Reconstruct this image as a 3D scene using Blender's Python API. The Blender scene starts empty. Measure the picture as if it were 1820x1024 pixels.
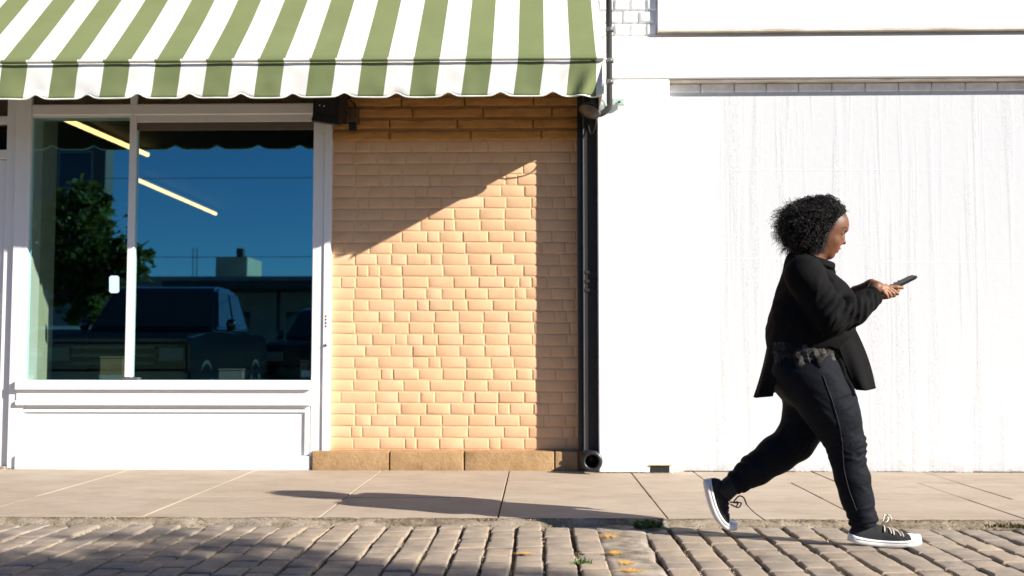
import bpy, bmesh, math, random
import numpy as np
from mathutils import Vector, Matrix, Euler
from mathutils.noise import noise as mnoise

scene = bpy.context.scene
COL = scene.collection
R = math.radians
rng = random.Random(7)

# ---------------------------------------------------------------- camera
FPX, W0, H0 = 1900.0, 1820.0, 1024.0          # focal length in photo pixels
CAM = Vector((0.0, -7.7, 0.82))
PITCH, YAW = 3.55, 1.36
cd = bpy.data.cameras.new('camera')
cam = bpy.data.objects.new('camera', cd)
COL.objects.link(cam)
cam.location = CAM
cam.rotation_euler = Euler((R(90 + PITCH), 0, R(YAW)), 'XYZ')
cd.sensor_width = 36.0
cd.lens = 36.0 * FPX / W0
cd.clip_start = 0.05
cd.clip_end = 2000
cd.dof.use_dof = True
cd.dof.focus_distance = 5.4
cd.dof.aperture_fstop = 2.8
scene.camera = cam
CROT = cam.rotation_euler.to_matrix()


def ray(px, py):
    return CROT @ Vector(((px - W0 / 2) / FPX, (H0 / 2 - py) / FPX, -1.0))


def U(px, py, Y):                              # photo pixel -> point on the plane y = Y
    d = ray(px, py)
    return CAM + d * ((Y - CAM.y) / d.y)


def G(px, py, Z):                              # photo pixel -> point on the plane z = Z
    d = ray(px, py)
    return CAM + d * ((Z - CAM.z) / d.z)


# ---------------------------------------------------------------- light
SUN_TO = Vector((1.94, -1.0, 1.068)).normalized()     # towards the sun
SUN_EL = math.asin(SUN_TO.z)
SUN_AZ = math.atan2(SUN_TO.x, SUN_TO.y)               # clockwise from +Y
world = bpy.data.worlds.new('World')
scene.world = world
world.use_nodes = True
wn = world.node_tree.nodes
wl = world.node_tree.links
wn.clear()
wo = wn.new('ShaderNodeOutputWorld')
wb = wn.new('ShaderNodeBackground')
sky = wn.new('ShaderNodeTexSky')
sky.sky_type = 'NISHITA'
sky.sun_disc = False
sky.sun_elevation = SUN_EL
sky.sun_rotation = SUN_AZ
sky.altitude = 2000
sky.air_density = 1.0
sky.dust_density = 0.0
sky.ozone_density = 7.0
wb.inputs['Strength'].default_value = 0.06
wl.new(sky.outputs[0], wb.inputs['Color'])
wl.new(wb.outputs[0], wo.inputs['Surface'])
sd = bpy.data.lights.new('sun', 'SUN')
sd.energy = 5.0
sd.angle = R(0.53)
sd.color = (1.0, 0.93, 0.83)
sun = bpy.data.objects.new('sun', sd)
COL.objects.link(sun)
sun.location = (12, -12, 12)
sun.rotation_euler = SUN_TO.to_track_quat('Z', 'Y').to_euler()
vs = scene.view_settings
vs.view_transform = 'Standard'
vs.look = 'None'
vs.gamma = 1.0
vs.use_curve_mapping = False
vs.exposure = 1.05
scene.cycles.max_bounces = 8
scene.cycles.transparent_max_bounces = 12


# ---------------------------------------------------------------- helpers
def tag(o, label=None, cat=None, group=None, kind=None):
    if label: o['label'] = label
    if cat: o['category'] = cat
    if group: o['group'] = group
    if kind: o['kind'] = kind
    return o


def link(o, parent=None):
    COL.objects.link(o)
    if parent is not None:
        o.parent = parent
        o.matrix_parent_inverse = parent_world(parent).inverted()
    return o


def parent_world(p):
    m = p.matrix_basis.copy()
    while p.parent is not None:
        m = p.parent.matrix_basis @ p.matrix_parent_inverse @ m if False else (p.parent.matrix_basis @ p.matrix_parent_inverse @ m)
        p = p.parent
    return m


def thing(name, loc, label, cat, group=None, rz=0.0):
    o = bpy.data.objects.new(name, None)
    o.empty_display_size = 0.1
    COL.objects.link(o)
    o.location = loc
    o.rotation_euler.z = rz
    return tag(o, label, cat, group)


def mesh_obj(name, verts, faces, mat=None, parent=None, smooth=False, mats=None, fmat=None):
    me = bpy.data.meshes.new(name)
    me.from_pydata([tuple(v) for v in verts], [], [tuple(int(i) for i in f) for f in faces])
    for m in (mats or ([mat] if mat else [])):
        me.materials.append(m)
    if fmat is not None:
        me.polygons.foreach_set('material_index', fmat)
    if smooth:
        me.polygons.foreach_set('use_smooth', [True] * len(me.polygons))
    me.update()
    o = bpy.data.objects.new(name, me)
    return link(o, parent)


def bm_obj(name, bm, mat=None, parent=None, smooth=False, mats=None):
    bmesh.ops.recalc_face_normals(bm, faces=bm.faces)
    me = bpy.data.meshes.new(name)
    bm.to_mesh(me)
    bm.free()
    for m in (mats or ([mat] if mat else [])):
        me.materials.append(m)
    if smooth:
        me.polygons.foreach_set('use_smooth', [True] * len(me.polygons))
    o = bpy.data.objects.new(name, me)
    return link(o, parent)


def add_box(bm, lo, hi, bev=0.0, seg=1, mi=0):
    lo = Vector(lo); hi = Vector(hi)
    r = bmesh.ops.create_cube(bm, size=1.0)
    vsn = r['verts']
    for v in vsn:
        v.co = Vector(((v.co.x + .5) * (hi.x - lo.x) + lo.x, (v.co.y + .5) * (hi.y - lo.y) + lo.y, (v.co.z + .5) * (hi.z - lo.z) + lo.z))
    if bev > 0:
        es = list({e for v in vsn for e in v.link_edges})
        rr = bmesh.ops.bevel(bm, geom=es, offset=bev, segments=seg, affect='EDGES', profile=0.6)
        fs = rr['faces']
        for f in fs: f.material_index = mi
    for f in {f for v in vsn if v.is_valid for f in v.link_faces}:
        f.material_index = mi


def box(name, lo, hi, mat, parent=None, bev=0.004, seg=1):
    bm = bmesh.new()
    add_box(bm, lo, hi, bev, seg)
    return bm_obj(name, bm, mat, parent)


def tube_data(pts, rad, n=8, caps=True, closed=False):
    pts = [Vector(p) for p in pts]
    rad = rad if isinstance(rad, (list, tuple)) else [rad] * len(pts)
    V, F = [], []
    t0 = (pts[1] - pts[0]).normalized()
    up = Vector((0, 0, 1)) if abs(t0.z) < .9 else Vector((0, 1, 0))
    nrm = t0.cross(up).normalized()
    for i, p in enumerate(pts):
        a = pts[max(i - 1, 0)]; b = pts[min(i + 1, len(pts) - 1)]
        t = (b - a).normalized()
        nrm = (nrm - t * nrm.dot(t)).normalized()
        bi = t.cross(nrm)
        for k in range(n):
            th = 2 * math.pi * k / n
            V.append(p + (nrm * math.cos(th) + bi * math.sin(th)) * rad[i])
    for i in range(len(pts) - 1):
        for k in range(n):
            F.append((i * n + k, i * n + (k + 1) % n, (i + 1) * n + (k + 1) % n, (i + 1) * n + k))
    if caps:
        F.append(tuple(range(n - 1, -1, -1)))
        F.append(tuple(range((len(pts) - 1) * n, len(pts) * n)))
    return V, F


def tube(name, pts, rad, mat, parent=None, n=8):
    V, F = tube_data(pts, rad, n)
    return mesh_obj(name, V, F, mat, parent, smooth=True)


def join_data(parts):
    V, F = [], []
    for v, f in parts:
        o = len(V)
        V += list(v)
        F += [tuple(i + o for i in ff) for ff in f]
    return V, F


def smooth_path(pts, per=6):
    P = [Vector(p) for p in pts]
    out = []
    for i in range(len(P) - 1):
        p0 = P[max(i - 1, 0)]; p1 = P[i]; p2 = P[i + 1]; p3 = P[min(i + 2, len(P) - 1)]
        for k in range(per):
            t = k / per
            out.append(0.5 * ((2 * p1) + (p2 - p0) * t + (2 * p0 - 5 * p1 + 4 * p2 - p3) * t * t + (3 * p1 - p0 - 3 * p2 + p3) * t ** 3))
    out.append(P[-1])
    return out


def lathe_data(prof, n=16, axis='Z', origin=(0, 0, 0)):
    V, F = [], []
    o = Vector(origin)
    for r, h in prof:
        for k in range(n):
            th = 2 * math.pi * k / n
            c, s = r * math.cos(th), r * math.sin(th)
            V.append(o + (Vector((c, s, h)) if axis == 'Z' else Vector((c, h, s)) if axis == 'Y' else Vector((h, c, s))))
    for i in range(len(prof) - 1):
        for k in range(n):
            F.append((i * n + k, i * n + (k + 1) % n, (i + 1) * n + (k + 1) % n, (i + 1) * n + k))
    return V, F


# ---------------------------------------------------------------- materials
class NT:
    """small node-graph helper"""
    def __init__(s, name):
        s.m = bpy.data.materials.new(name)
        s.m.use_nodes = True
        s.t = s.m.node_tree
        s.n = s.t.nodes
        s.b = s.n['Principled BSDF']
        s.tc = None

    def node(s, typ, **kw):
        n = s.n.new(typ)
        for k, v in kw.items():
            setattr(n, k, v)
        return n

    def lk(s, a, b):
        s.t.links.new(a, b)

    def coord(s, scale=(1, 1, 1), kind='Object'):
        if s.tc is None:
            s.tc = s.node('ShaderNodeTexCoord')
        mp = s.node('ShaderNodeMapping')
        mp.inputs['Scale'].default_value = scale
        s.lk(s.tc.outputs[kind], mp.inputs['Vector'])
        return mp.outputs['Vector']

    def noise(s, scale, detail=4, rough=.55, vscale=(1, 1, 1), dist=0.0, kind='Object'):
        n = s.node('ShaderNodeTexNoise')
        n.inputs['Scale'].default_value = scale
        n.inputs['Detail'].default_value = detail
        n.inputs['Roughness'].default_value = rough
        n.inputs['Distortion'].default_value = dist
        s.lk(s.coord(vscale, kind), n.inputs['Vector'])
        return n.outputs['Fac']

    def voro(s, scale, vscale=(1, 1, 1), feature='F1'):
        n = s.node('ShaderNodeTexVoronoi', feature=feature)
        n.inputs['Scale'].default_value = scale
        s.lk(s.coord(vscale), n.inputs['Vector'])
        return n.outputs['Distance']

    def ramp(s, fac, stops):
        r = s.node('ShaderNodeValToRGB')
        e = r.color_ramp.elements
        while len(e) < len(stops):
            e.new(0.5)
        for i, (p, c) in enumerate(stops):
            e[i].position = p
            e[i].color = (*c, 1) if len(c) == 3 else c
        s.lk(fac, r.inputs['Fac'])
        return r.outputs['Color']

    def mix(s, fac, a, b, blend='MIX'):
        m = s.node('ShaderNodeMix', data_type='RGBA', blend_type=blend)
        for sock, v in ((m.inputs[0], fac), (m.inputs[6], a), (m.inputs[7], b)):
            if hasattr(v, 'is_linked') or isinstance(v, bpy.types.NodeSocket):
                s.lk(v, sock)
            else:
                sock.default_value = v if isinstance(v, (int, float)) else (*v, 1) if len(v) == 3 else v
        return m.outputs[2]

    def math(s, op, a, b=0.0, clamp=False):
        m = s.node('ShaderNodeMath', operation=op, use_clamp=clamp)
        for sock, v in ((m.inputs[0], a), (m.inputs[1], b)):
            if isinstance(v, bpy.types.NodeSocket):
                s.lk(v, sock)
            else:
                sock.default_value = v
        return m.outputs[0]

    def objrand(s):
        return s.node('ShaderNodeObjectInfo').outputs['Random']

    def bump(s, h, strength=.3, dist=.01, prev=None):
        b = s.node('ShaderNodeBump')
        b.inputs['Strength'].default_value = strength
        b.inputs['Distance'].default_value = dist
        s.lk(h, b.inputs['Height'])
        if prev is not None:
            s.lk(prev, b.inputs['Normal'])
        s.lk(b.outputs[0], s.b.inputs['Normal'])
        return b.outputs[0]

    def set(s, color=None, rough=None, metal=None, spec=None):
        for nm, v in (('Base Color', color), ('Roughness', rough), ('Metallic', metal), ('Specular IOR Level', spec)):
            if v is None: continue
            if isinstance(v, bpy.types.NodeSocket):
                s.lk(v, s.b.inputs[nm])
            else:
                s.b.inputs[nm].default_value = v if isinstance(v, (int, float)) else (*v, 1)
        return s.m


def plain(name, color, rough=.6, metal=0.0, spec=.5, var=.12, vs=9.0, bump=0.0, bs=60, bd=.003):
    n = NT(name)
    f = n.noise(vs, 5)
    c = n.ramp(f, [(.3, tuple(x * (1 - var) for x in color)), (.7, tuple(min(1, x * (1 + var)) for x in color))])
    n.set(c, rough, metal, spec)
    if bump:
        n.bump(n.noise(bs, 4), bump, bd)
    return n.m


M = {}
# painted brick (one coat over bricks and joints)
n = NT('tan_paint_brick')
f1 = n.noise(5, 6, .6); f2 = n.noise(55, 5, .7)
c = n.ramp(f1, [(.3, (.66, .413, .240)), (.55, (.71, .460, .275)), (.75, (.75, .500, .31))])
c = n.mix(n.math('MULTIPLY', n.ramp(f2, [(.56, (0, 0, 0)), (.72, (1, 1, 1))]), .35), c, (.60, .37, .17))
pit_ = n.ramp(n.voro(11), [(.05, (1, 1, 1)), (.075, (0, 0, 0))])
c = n.mix(n.math('MULTIPLY', n.math('MULTIPLY', pit_, n.ramp(n.noise(9, 3), [(.52, (0, 0, 0)), (.58, (1, 1, 1))])), .6), c, (.30, .15, .06))
rnd = n.objrand()
c = n.mix(n.math('MULTIPLY', rnd, .16), c, (.62, .385, .17))
n.set(c, .72, spec=.25)
b1 = n.bump(n.noise(60, 6, .72), .5, .004)
n.bump(n.noise(190, 4, .7), .45, .002, b1)
M['brick'] = n.m
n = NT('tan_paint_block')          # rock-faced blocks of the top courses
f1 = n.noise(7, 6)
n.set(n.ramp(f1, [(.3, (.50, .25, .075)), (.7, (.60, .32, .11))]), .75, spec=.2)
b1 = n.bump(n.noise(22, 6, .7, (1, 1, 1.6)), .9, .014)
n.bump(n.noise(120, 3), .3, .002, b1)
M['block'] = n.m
n = NT('tan_paint_joint')
n.set(n.ramp(n.noise(14, 5), [(.3, (.61, .383, .212)), (.7, (.69, .452, .262))]), .8, spec=.2)
n.bump(n.noise(90, 4), .4, .004)
M['joint'] = n.m
n = NT('sandstone_plinth')
f = n.noise(9, 6, .65); g = n.noise(90, 4, .7)
c = n.ramp(f, [(.3, (.30, .185, .085)), (.5, (.39, .25, .125)), (.72, (.46, .31, .17))])
c = n.mix(n.math('MULTIPLY', n.ramp(g, [(.5, (0, 0, 0)), (.7, (1, 1, 1))]), .35), c, (.22, .13, .06))
n.set(c, .85, spec=.2)
b1 = n.bump(n.noise(45, 6, .7), .7, .008)
n.bump(n.noise(200, 3), .4, .003, b1)
M['plinth'] = n.m


def white(name, base, dirt, dirt_amt, rough, bumps, low=None):
    n = NT(name)
    f = n.noise(2.3, 6, .6); g = n.noise(24, 5, .65)
    c = n.mix(n.math('MULTIPLY', n.ramp(g, [(.55, (0, 0, 0)), (.75, (1, 1, 1))]), dirt_amt), base, dirt)
    c = n.mix(n.math('MULTIPLY', n.ramp(f, [(.5, (0, 0, 0)), (.8, (1, 1, 1))]), dirt_amt), c, dirt)
    n.set(c, rough, spec=.3)
    p = None
    for (sc, st, di, vsx) in bumps:
        p = n.bump(n.noise(sc, 5, .65, vsx), st, di, p)
    return n


n = white('white_paint_wood', (.80, .80, .79), (.66, .64, .60), .25, .42, [(30, .15, .003, (1, 1, .15)), (220, .1, .0015, (1, 1, 1))])
M['white_wood'] = n.m
n = white('white_render', (.82, .82, .81), (.72, .70, .66), .2, .75, [(14, .25, .006, (1, 1, 1)), (160, .25, .002, (1, 1, 1))])
M['white_render'] = n.m
# rough recessed stucco: vertical bands of broken roller texture, dirt near the ground
n = NT('rough_white_stucco')
band = n.noise(8.5, 3, .6, (1, .4, .035), .3)
bandm = n.ramp(band, [(.50, (0, 0, 0)), (.60, (1, 1, 1))])
fine = n.noise(95, 4, .7)
spk = n.voro(120)
wsp = n.node('ShaderNodeTexWhiteNoise')
sep = n.node('ShaderNodeSeparateXYZ'); n.lk(n.coord(), sep.inputs[0])
low = n.math('MULTIPLY', n.math('SUBTRACT', .10, sep.outputs[2], True), 8, True)
lowd = n.math('MULTIPLY', low, n.ramp(n.noise(22, 6, .7), [(.44, (0, 0, 0)), (.62, (1, 1, 1))]))
pit = n.math('MULTIPLY', bandm, n.ramp(fine, [(.56, (0, 0, 0)), (.66, (1, 1, 1))]))
c = n.mix(n.math('MULTIPLY', pit, .5), (.60, .615, .635), (.29, .295, .305))
c = n.mix(n.math('MULTIPLY', lowd, .55), c, (.34, .26, .15))
n.set(c, .85, spec=.2)
hh = n.math('ADD', n.math('MULTIPLY', fine, n.math('ADD', n.math('MULTIPLY', bandm, .8), .3)), n.math('MULTIPLY', n.noise(18, 4), .4))
n.bump(hh, .42, .006)
M['stucco'] = n.m
n = NT('grey_lintel_tile')
n.set(n.ramp(n.noise(17, 5), [(.35, (.74, .73, .71)), (.65, (.86, .86, .85))]), .8)
n.bump(n.noise(70, 4), .3, .004)
M['lintel'] = n.m
n = NT('stained_soffit')
n.set(n.ramp(n.noise(12, 6, .7, (.3, 1, 1)), [(.35, (.45, .38, .28)), (.6, (.70, .66, .59))]), .85)
M['soffit'] = n.m


# pavement
n = NT('beige_slab')
f = n.noise(1.1, 5, .6, (1, 2, 1)); g = n.noise(130, 4, .7); h = n.noise(11, 6, .7)
c = n.ramp(f, [(.3, (.37, .30, .235)), (.55, (.42, .35, .28)), (.75, (.47, .395, .325))])
c = n.mix(n.math('MULTIPLY', n.ramp(g, [(.5, (0, 0, 0)), (.68, (1, 1, 1))]), .2), c, (.30, .22, .145))
c = n.mix(n.math('MULTIPLY', n.ramp(h, [(.6, (0, 0, 0)), (.75, (1, 1, 1))]), .25), c, (.33, .25, .175))
c = n.mix(n.math('MULTIPLY', n.objrand(), .22), c, (.38, .295, .215))
c = n.mix(n.math('MULTIPLY', n.ramp(n.noise(3.2, 7, .78, (1, 1.6, 1)), [(.47, (0, 0, 0)), (.60, (1, 1, 1))]), .42), c, (.29, .225, .165))
c = n.mix(n.math('MULTIPLY', n.ramp(n.voro(5.5), [(.035, (1, 1, 1)), (.055, (0, 0, 0))]), .45), c, (.17, .14, .11))
n.set(c, .82, spec=.2)
b1 = n.bump(n.noise(60, 5), .2, .004)
n.bump(n.noise(260, 2), .25, .0015, b1)
M['slab'] = n.m
M['slab_joint'] = plain('slab_joint_dirt', (.10, .075, .05), .95, var=.4, vs=30, bump=.6)
n = NT('grey_sett')
f = n.noise(10, 6, .65); g = n.noise(150, 4, .7)
c = n.ramp(n.objrand(), [(0, (.25, .212, .172)), (.3, (.33, .265, .20)), (.6, (.28, .232, .187)), (.85, (.38, .30, .22)), (1, (.21, .19, .172))])
c = n.mix(n.math('MULTIPLY', n.ramp(f, [(.4, (0, 0, 0)), (.62, (1, 1, 1))]), .5), c, (.50, .41, .32))
c = n.mix(n.math('MULTIPLY', n.ramp(n.noise(5, 6, .75), [(.52, (0, 0, 0)), (.66, (1, 1, 1))]), .55), c, (.17, .145, .12))
c = n.mix(n.math('MULTIPLY', n.ramp(g, [(.5, (0, 0, 0)), (.7, (1, 1, 1))]), .35), c, (.16, .135, .11))
n.set(c, .8, spec=.25)
b1 = n.bump(n.noise(45, 6, .75), .5, .006)
n.bump(n.noise(230, 3, .7), .7, .003, b1)
M['sett'] = n.m
n = NT('sett_joint_grit')
f = n.noise(6, 5); g = n.noise(140, 4, .7); m_ = n.noise(3.2, 4)
c = n.ramp(g, [(.35, (.075, .055, .035)), (.55, (.20, .155, .10)), (.72, (.42, .34, .235))])
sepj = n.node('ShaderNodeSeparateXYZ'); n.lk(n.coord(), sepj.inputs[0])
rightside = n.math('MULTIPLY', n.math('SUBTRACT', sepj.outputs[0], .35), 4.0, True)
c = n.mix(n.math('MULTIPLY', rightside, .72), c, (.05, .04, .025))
c = n.mix(n.math('MULTIPLY', n.ramp(m_, [(.55, (0, 0, 0)), (.65, (1, 1, 1))]), .5), c, (.07, .075, .02))
n.set(c, .95, spec=.1)
n.bump(g, .9, .012)
M['sett_joint'] = n.m
n = NT('old_concrete')
f = n.noise(7, 6, .65); g = n.noise(160, 4, .7)
c = n.ramp(f, [(.36, (.16, .13, .10)), (.5, (.33, .28, .22)), (.62, (.46, .40, .335))])
c = n.mix(n.math('MULTIPLY', n.ramp(g, [(.5, (0, 0, 0)), (.7, (1, 1, 1))]), .45), c, (.15, .125, .10))
n.set(c, .9, spec=.2)
b1 = n.bump(n.noise(30, 6, .7), .6, .01)
n.bump(n.noise(240, 3), .5, .002, b1)
M['concrete'] = n.m
M['orange_paint'] = plain('orange_road_paint', (.74, .40, .05), .7, var=.25, vs=40, bump=.5, bs=160)
n = NT('far_cobble')
bt = n.node('ShaderNodeTexBrick')
bt.inputs['Scale'].default_value = 1.0
bt.inputs['Brick Width'].default_value = .17
bt.inputs['Row Height'].default_value = .14
bt.inputs['Mortar Size'].default_value = .008
bt.inputs['Color1'].default_value = (.22, .18, .14, 1)
bt.inputs['Color2'].default_value = (.28, .225, .17, 1)
bt.inputs['Mortar'].default_value = (.08, .06, .04, 1)
n.lk(n.coord(), bt.inputs['Vector'])
n.set(bt.outputs['Color'], .85)
M['far_ground'] = n.m

# black metal etc.
M['black_metal'] = plain('black_painted_metal', (.016, .017, .019), .38, var=.3, bump=.12, bs=40)
n = NT('black_post_paint')
sc_ = n.noise(180, 3, .8, (1, 1, .06))
n.set(n.mix(n.math('MULTIPLY', n.ramp(sc_, [(.66, (0, 0, 0)), (.74, (1, 1, 1))]), .3), (.026, .026, .0265), (.16, .16, .16)), .62, spec=.2)
n.bump(n.noise(26, 4), .15, .004)
M['post'] = n.m
M['dark_rubber'] = plain('dark_rubber', (.012, .012, .012), .8, bump=.2)
M['grey_metal'] = plain('grey_metal', (.35, .36, .37), .4, .6)
M['clip_metal'] = plain('dull_clip_metal', (.10, .105, .11), .5, .4)
M['dirty_yellow'] = plain('dirty_yellow_mortar', (.42, .31, .10), .85, var=.35, vs=40)
n = NT('kerb_mortar')
f = n.noise(5, 7, .75); g = n.noise(110, 4, .7)
c = n.ramp(f, [(.34, (.10, .08, .055)), (.46, (.27, .215, .155)), (.56, (.40, .335, .26)), (.7, (.33, .28, .22))])
c = n.mix(n.math('MULTIPLY', n.ramp(g, [(.46, (0, 0, 0)), (.66, (1, 1, 1))]), .6), c, (.12, .095, .065))
n.set(c, .92, spec=.15)
b1 = n.bump(n.noise(26, 6, .75), .9, .014)
n.bump(n.noise(210, 3), .6, .003, b1)
M['kerb'] = n.m
M['mint_metal'] = plain('pale_mint_metal', (.42, .55, .50), .5, var=.2)
M['rust_cap'] = plain('brown_lens_cap', (.075, .055, .038), .5, var=.3)
M['lens_blue'] = plain('bluish_reflector', (.10, .16, .25), .15, .6, var=.4, vs=30)
M['white_dot'] = plain('white_plastic', (.8, .8, .8), .4)
M['brown_grey'] = plain('brown_grey_blind', (.13, .105, .085), .8)
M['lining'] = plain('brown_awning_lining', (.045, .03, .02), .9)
M['brown_board'] = plain('brown_board', (.10, .065, .035), .75, var=.35, vs=16, bump=.4)

# glass of the shop window: dim tinted pane with a strong coated reflection
n = NT('tinted_window_glass')
tr = n.node('ShaderNodeBsdfTransparent'); tr.inputs[0].default_value = (.72, .86, .78, 1)
gl = n.node('ShaderNodeBsdfGlossy'); gl.inputs['Roughness'].default_value = .0; gl.inputs[0].default_value = (.28, .84, 1.0, 1)
mxs = n.node('ShaderNodeMixShader')
mxs.inputs[0].default_value = .34; n.lk(tr.outputs[0], mxs.inputs[1]); n.lk(gl.outputs[0], mxs.inputs[2])
n.lk(mxs.outputs[0], n.n['Material Output'].inputs['Surface'])
M['glass'] = n.m
M['car_glass'] = plain('dark_car_glass', (.012, .014, .016), .04, var=.0)
M['dark_glass'] = plain('dark_glass', (.008, .009, .010), .05, var=.0)
n = NT('lit_tube'); n.set((.9, .8, .6), .5)
n.b.inputs['Emission Color'].default_value = (1, .62, .24, 1); n.b.inputs['Emission Strength'].default_value = 1.7
M['tube_light'] = n.m
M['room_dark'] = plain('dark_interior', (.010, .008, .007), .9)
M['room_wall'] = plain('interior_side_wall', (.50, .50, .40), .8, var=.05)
M['cardboard'] = plain('cardboard', (.11, .085, .05), .85)
M['grey_plastic'] = plain('grey_plastic', (.08, .085, .10), .6)
M['sticker'] = plain('pale_blue_sticker', (.55, .68, .85), .5, var=.05)

# ================================================================ ground
KZ = -0.03                                     # level of the cobbled road
EX = 60.0
ground = mesh_obj('ground', [(-400, -400, -.16), (400, -400, -.16), (400, 400, -.16), (-400, 400, -.16)], [(0, 1, 2, 3)], M['far_ground'])
tag(ground, kind='structure')


def crisp(i, n, size):                           # grid lines crowd to the rim, so faces stay flat and edges short
    if n == 3: return i / 2
    m = min(.25, .007 / size)
    return 0 if i == 0 else 1 if i == n - 1 else m + (1 - 2 * m) * (i - 1) / (n - 3)


def slab_data(x0, x1, y0, y1, z0, z1, r, nx=4, ny=3, ins=.006, dome=0.0, jit=.001):
    """worn flat-topped stone: jittered top grid and a skirt down to z0"""
    V, F = [], []
    for j in range(ny):
        for i in range(nx):
            u, v = crisp(i, nx, x1 - x0), crisp(j, ny, y1 - y0)
            x = x0 + ins + u * (x1 - x0 - 2 * ins); y = y0 + ins + v * (y1 - y0 - 2 * ins)
            edge = i in (0, nx - 1) or j in (0, ny - 1)
            corner = i in (0, nx - 1) and j in (0, ny - 1)
            z = z1 - (dome if edge else 0) - (dome * .8 if corner else 0) + r.uniform(-jit, jit)
            k = ins * .5 if corner else 0
            x += (k if i == 0 else -k if i == nx - 1 else 0) + r.uniform(-jit, jit)
            y += (k if j == 0 else -k if j == ny - 1 else 0) + r.uniform(-jit, jit)
            V.append((x, y, z))
    for j in range(ny - 1):
        for i in range(nx - 1):
            a = j * nx + i
            F.append((a, a + 1, a + nx + 1, a + nx))
    ring = [i for i in range(nx)] + [j * nx + nx - 1 for j in range(1, ny)] + [(ny - 1) * nx + i for i in range(nx - 2, -1, -1)] + [j * nx for j in range(ny - 2, 0, -1)]
    base = len(V)
    for k in ring:
        x, y, z = V[k]
        ox = x0 if abs(x - x0) < ins * 2.2 else x1 if abs(x - x1) < ins * 2.2 else x
        oy = y0 if abs(y - y0) < ins * 2.2 else y1 if abs(y - y1) < ins * 2.2 else y
        V.append((ox, oy, z1 - ins * .9 - dome * 1.5))
    m = len(ring)
    for k in range(m):
        V.append((V[base + k][0], V[base + k][1], z0))
    for k in range(m):
        k2 = (k + 1) % m
        F.append((ring[k2], ring[k], base + k, base + k2))
        F.append((base + k2, base + k, base + m + k, base + m + k2))
    return V, F


def piece(name, V, F, mat, parent, top):
    o = mesh_obj(name, V, F, mat, parent)
    o.data.polygons.foreach_set('use_smooth', [i < top for i in range(len(F))])
    return o


WY = -0.20                                     # face of the white building
pav = mesh_obj('pavement', [(-30, -2.30, -.022), (30, -2.30, -.022), (30, 1.2, -.022), (-30, 1.2, -.022)], [(0, 1, 2, 3)], M['slab_joint'])
tag(pav, kind='structure')
rowsY = [(-2.28, -1.52), (-1.52, -.74), (-.74, .25)]
joints = [
    [-4.9, -3.8, -2.9, -2.0, -1.1, -.2, .65, 1.62, 2.43, 2.80, 3.8, 4.9],
    [-4.9, -3.8, -2.9, -2.0, -1.1, -.2, .65, 1.62, 2.43, 2.69, 3.6, 4.9],
    [-4.9, -3.8, -2.9, -2.0, -1.1, -.2, .65, 1.09, 1.92, 2.69, 3.6, 4.9]]
rs = random.Random(3)
for (y0, y1), js in zip(rowsY, joints):
    for a, b in zip(js[:-1], js[1:]):
        g = .0045
        V, F = slab_data(a + g, b - g, y0 + g * .7, y1 - g * .7, -.05, rs.uniform(-.0015, .0015), rs, 4, 3, .0014, 0.0003, .0004)
        mesh_obj('paving_slab', V, F, M['slab'], pav)
# pavement continues beyond both ends of the shops
VF = []
for sx in (-1, 1):
    for k in range(12):
        x = 4.9 + k * .95
        for (y0, y1) in rowsY:
            VF.append(slab_data(min(sx * x, sx * (x + .944)), max(sx * x, sx * (x + .944)), y0 + .003, y1 - .003, -.05, 0, rs, 2, 2, .003, 0, 0))
V, F = join_data(VF)
tag(mesh_obj('far_paving', V, F, M['slab'], pav), kind='stuff')

# kerb: low irregular strip of old concrete
V, F = [], []
nx = 420
for i in range(nx + 1):
    x = -6 + 12 * i / nx
    w = mnoise(Vector((x * 2.1, 3.1, 0))) * .055 + mnoise(Vector((x * 9, 1.1, 0))) * .028 + mnoise(Vector((x * 33, 1.1, 0))) * .012
    hz = mnoise(Vector((x * 5, 7.7, 0))) * .008 + mnoise(Vector((x * 21, 7.7, 0))) * .006 + mnoise(Vector((x * 60, 7.7, 0))) * .003 - .006
    for (y, z) in ((-2.272, -.06), (-2.275, .001 + hz * .2), (-2.295 + w * .3, -.004 + hz), (-2.325 + w * .7, -.014 + hz), (-2.345 + w, -.034 + hz * .5), (-2.38 + w, -.07)):
        V.append((x, y, z))
for i in range(nx):
    for k in range(5):
        a = i * 6 + k
        F.append((a, a + 6, a + 7, a + 1))
kerb = mesh_obj('kerb', V, F, M['kerb'], smooth=True)
tag(kerb, kind='structure')

# ---------------------------------------------------------------- cobbled road
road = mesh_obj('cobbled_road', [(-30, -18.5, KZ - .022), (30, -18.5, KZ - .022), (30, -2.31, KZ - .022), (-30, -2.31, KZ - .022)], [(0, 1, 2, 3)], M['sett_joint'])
tag(road, kind='structure')
rc = random.Random(11)
cols = []
x = .285
while x > -4.4:
    w = rc.uniform(.106, .122)
    cols.append((x - w, x)); x -= w + rc.uniform(.012, .020)
x = .515
while x < 4.2:
    w = rc.uniform(.112, .132)
    cols.append((x, x + w)); x += w + rc.uniform(.014, .024)
near, far = [], []
from bpy_extras.object_utils import world_to_camera_view


def inframe(p):
    d = CROT.transposed() @ (p - CAM)
    if d.z > -.1: return False
    return abs(d.x / -d.z) < .479 + .03 and abs(d.y / -d.z) < .2695 + .012


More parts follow.
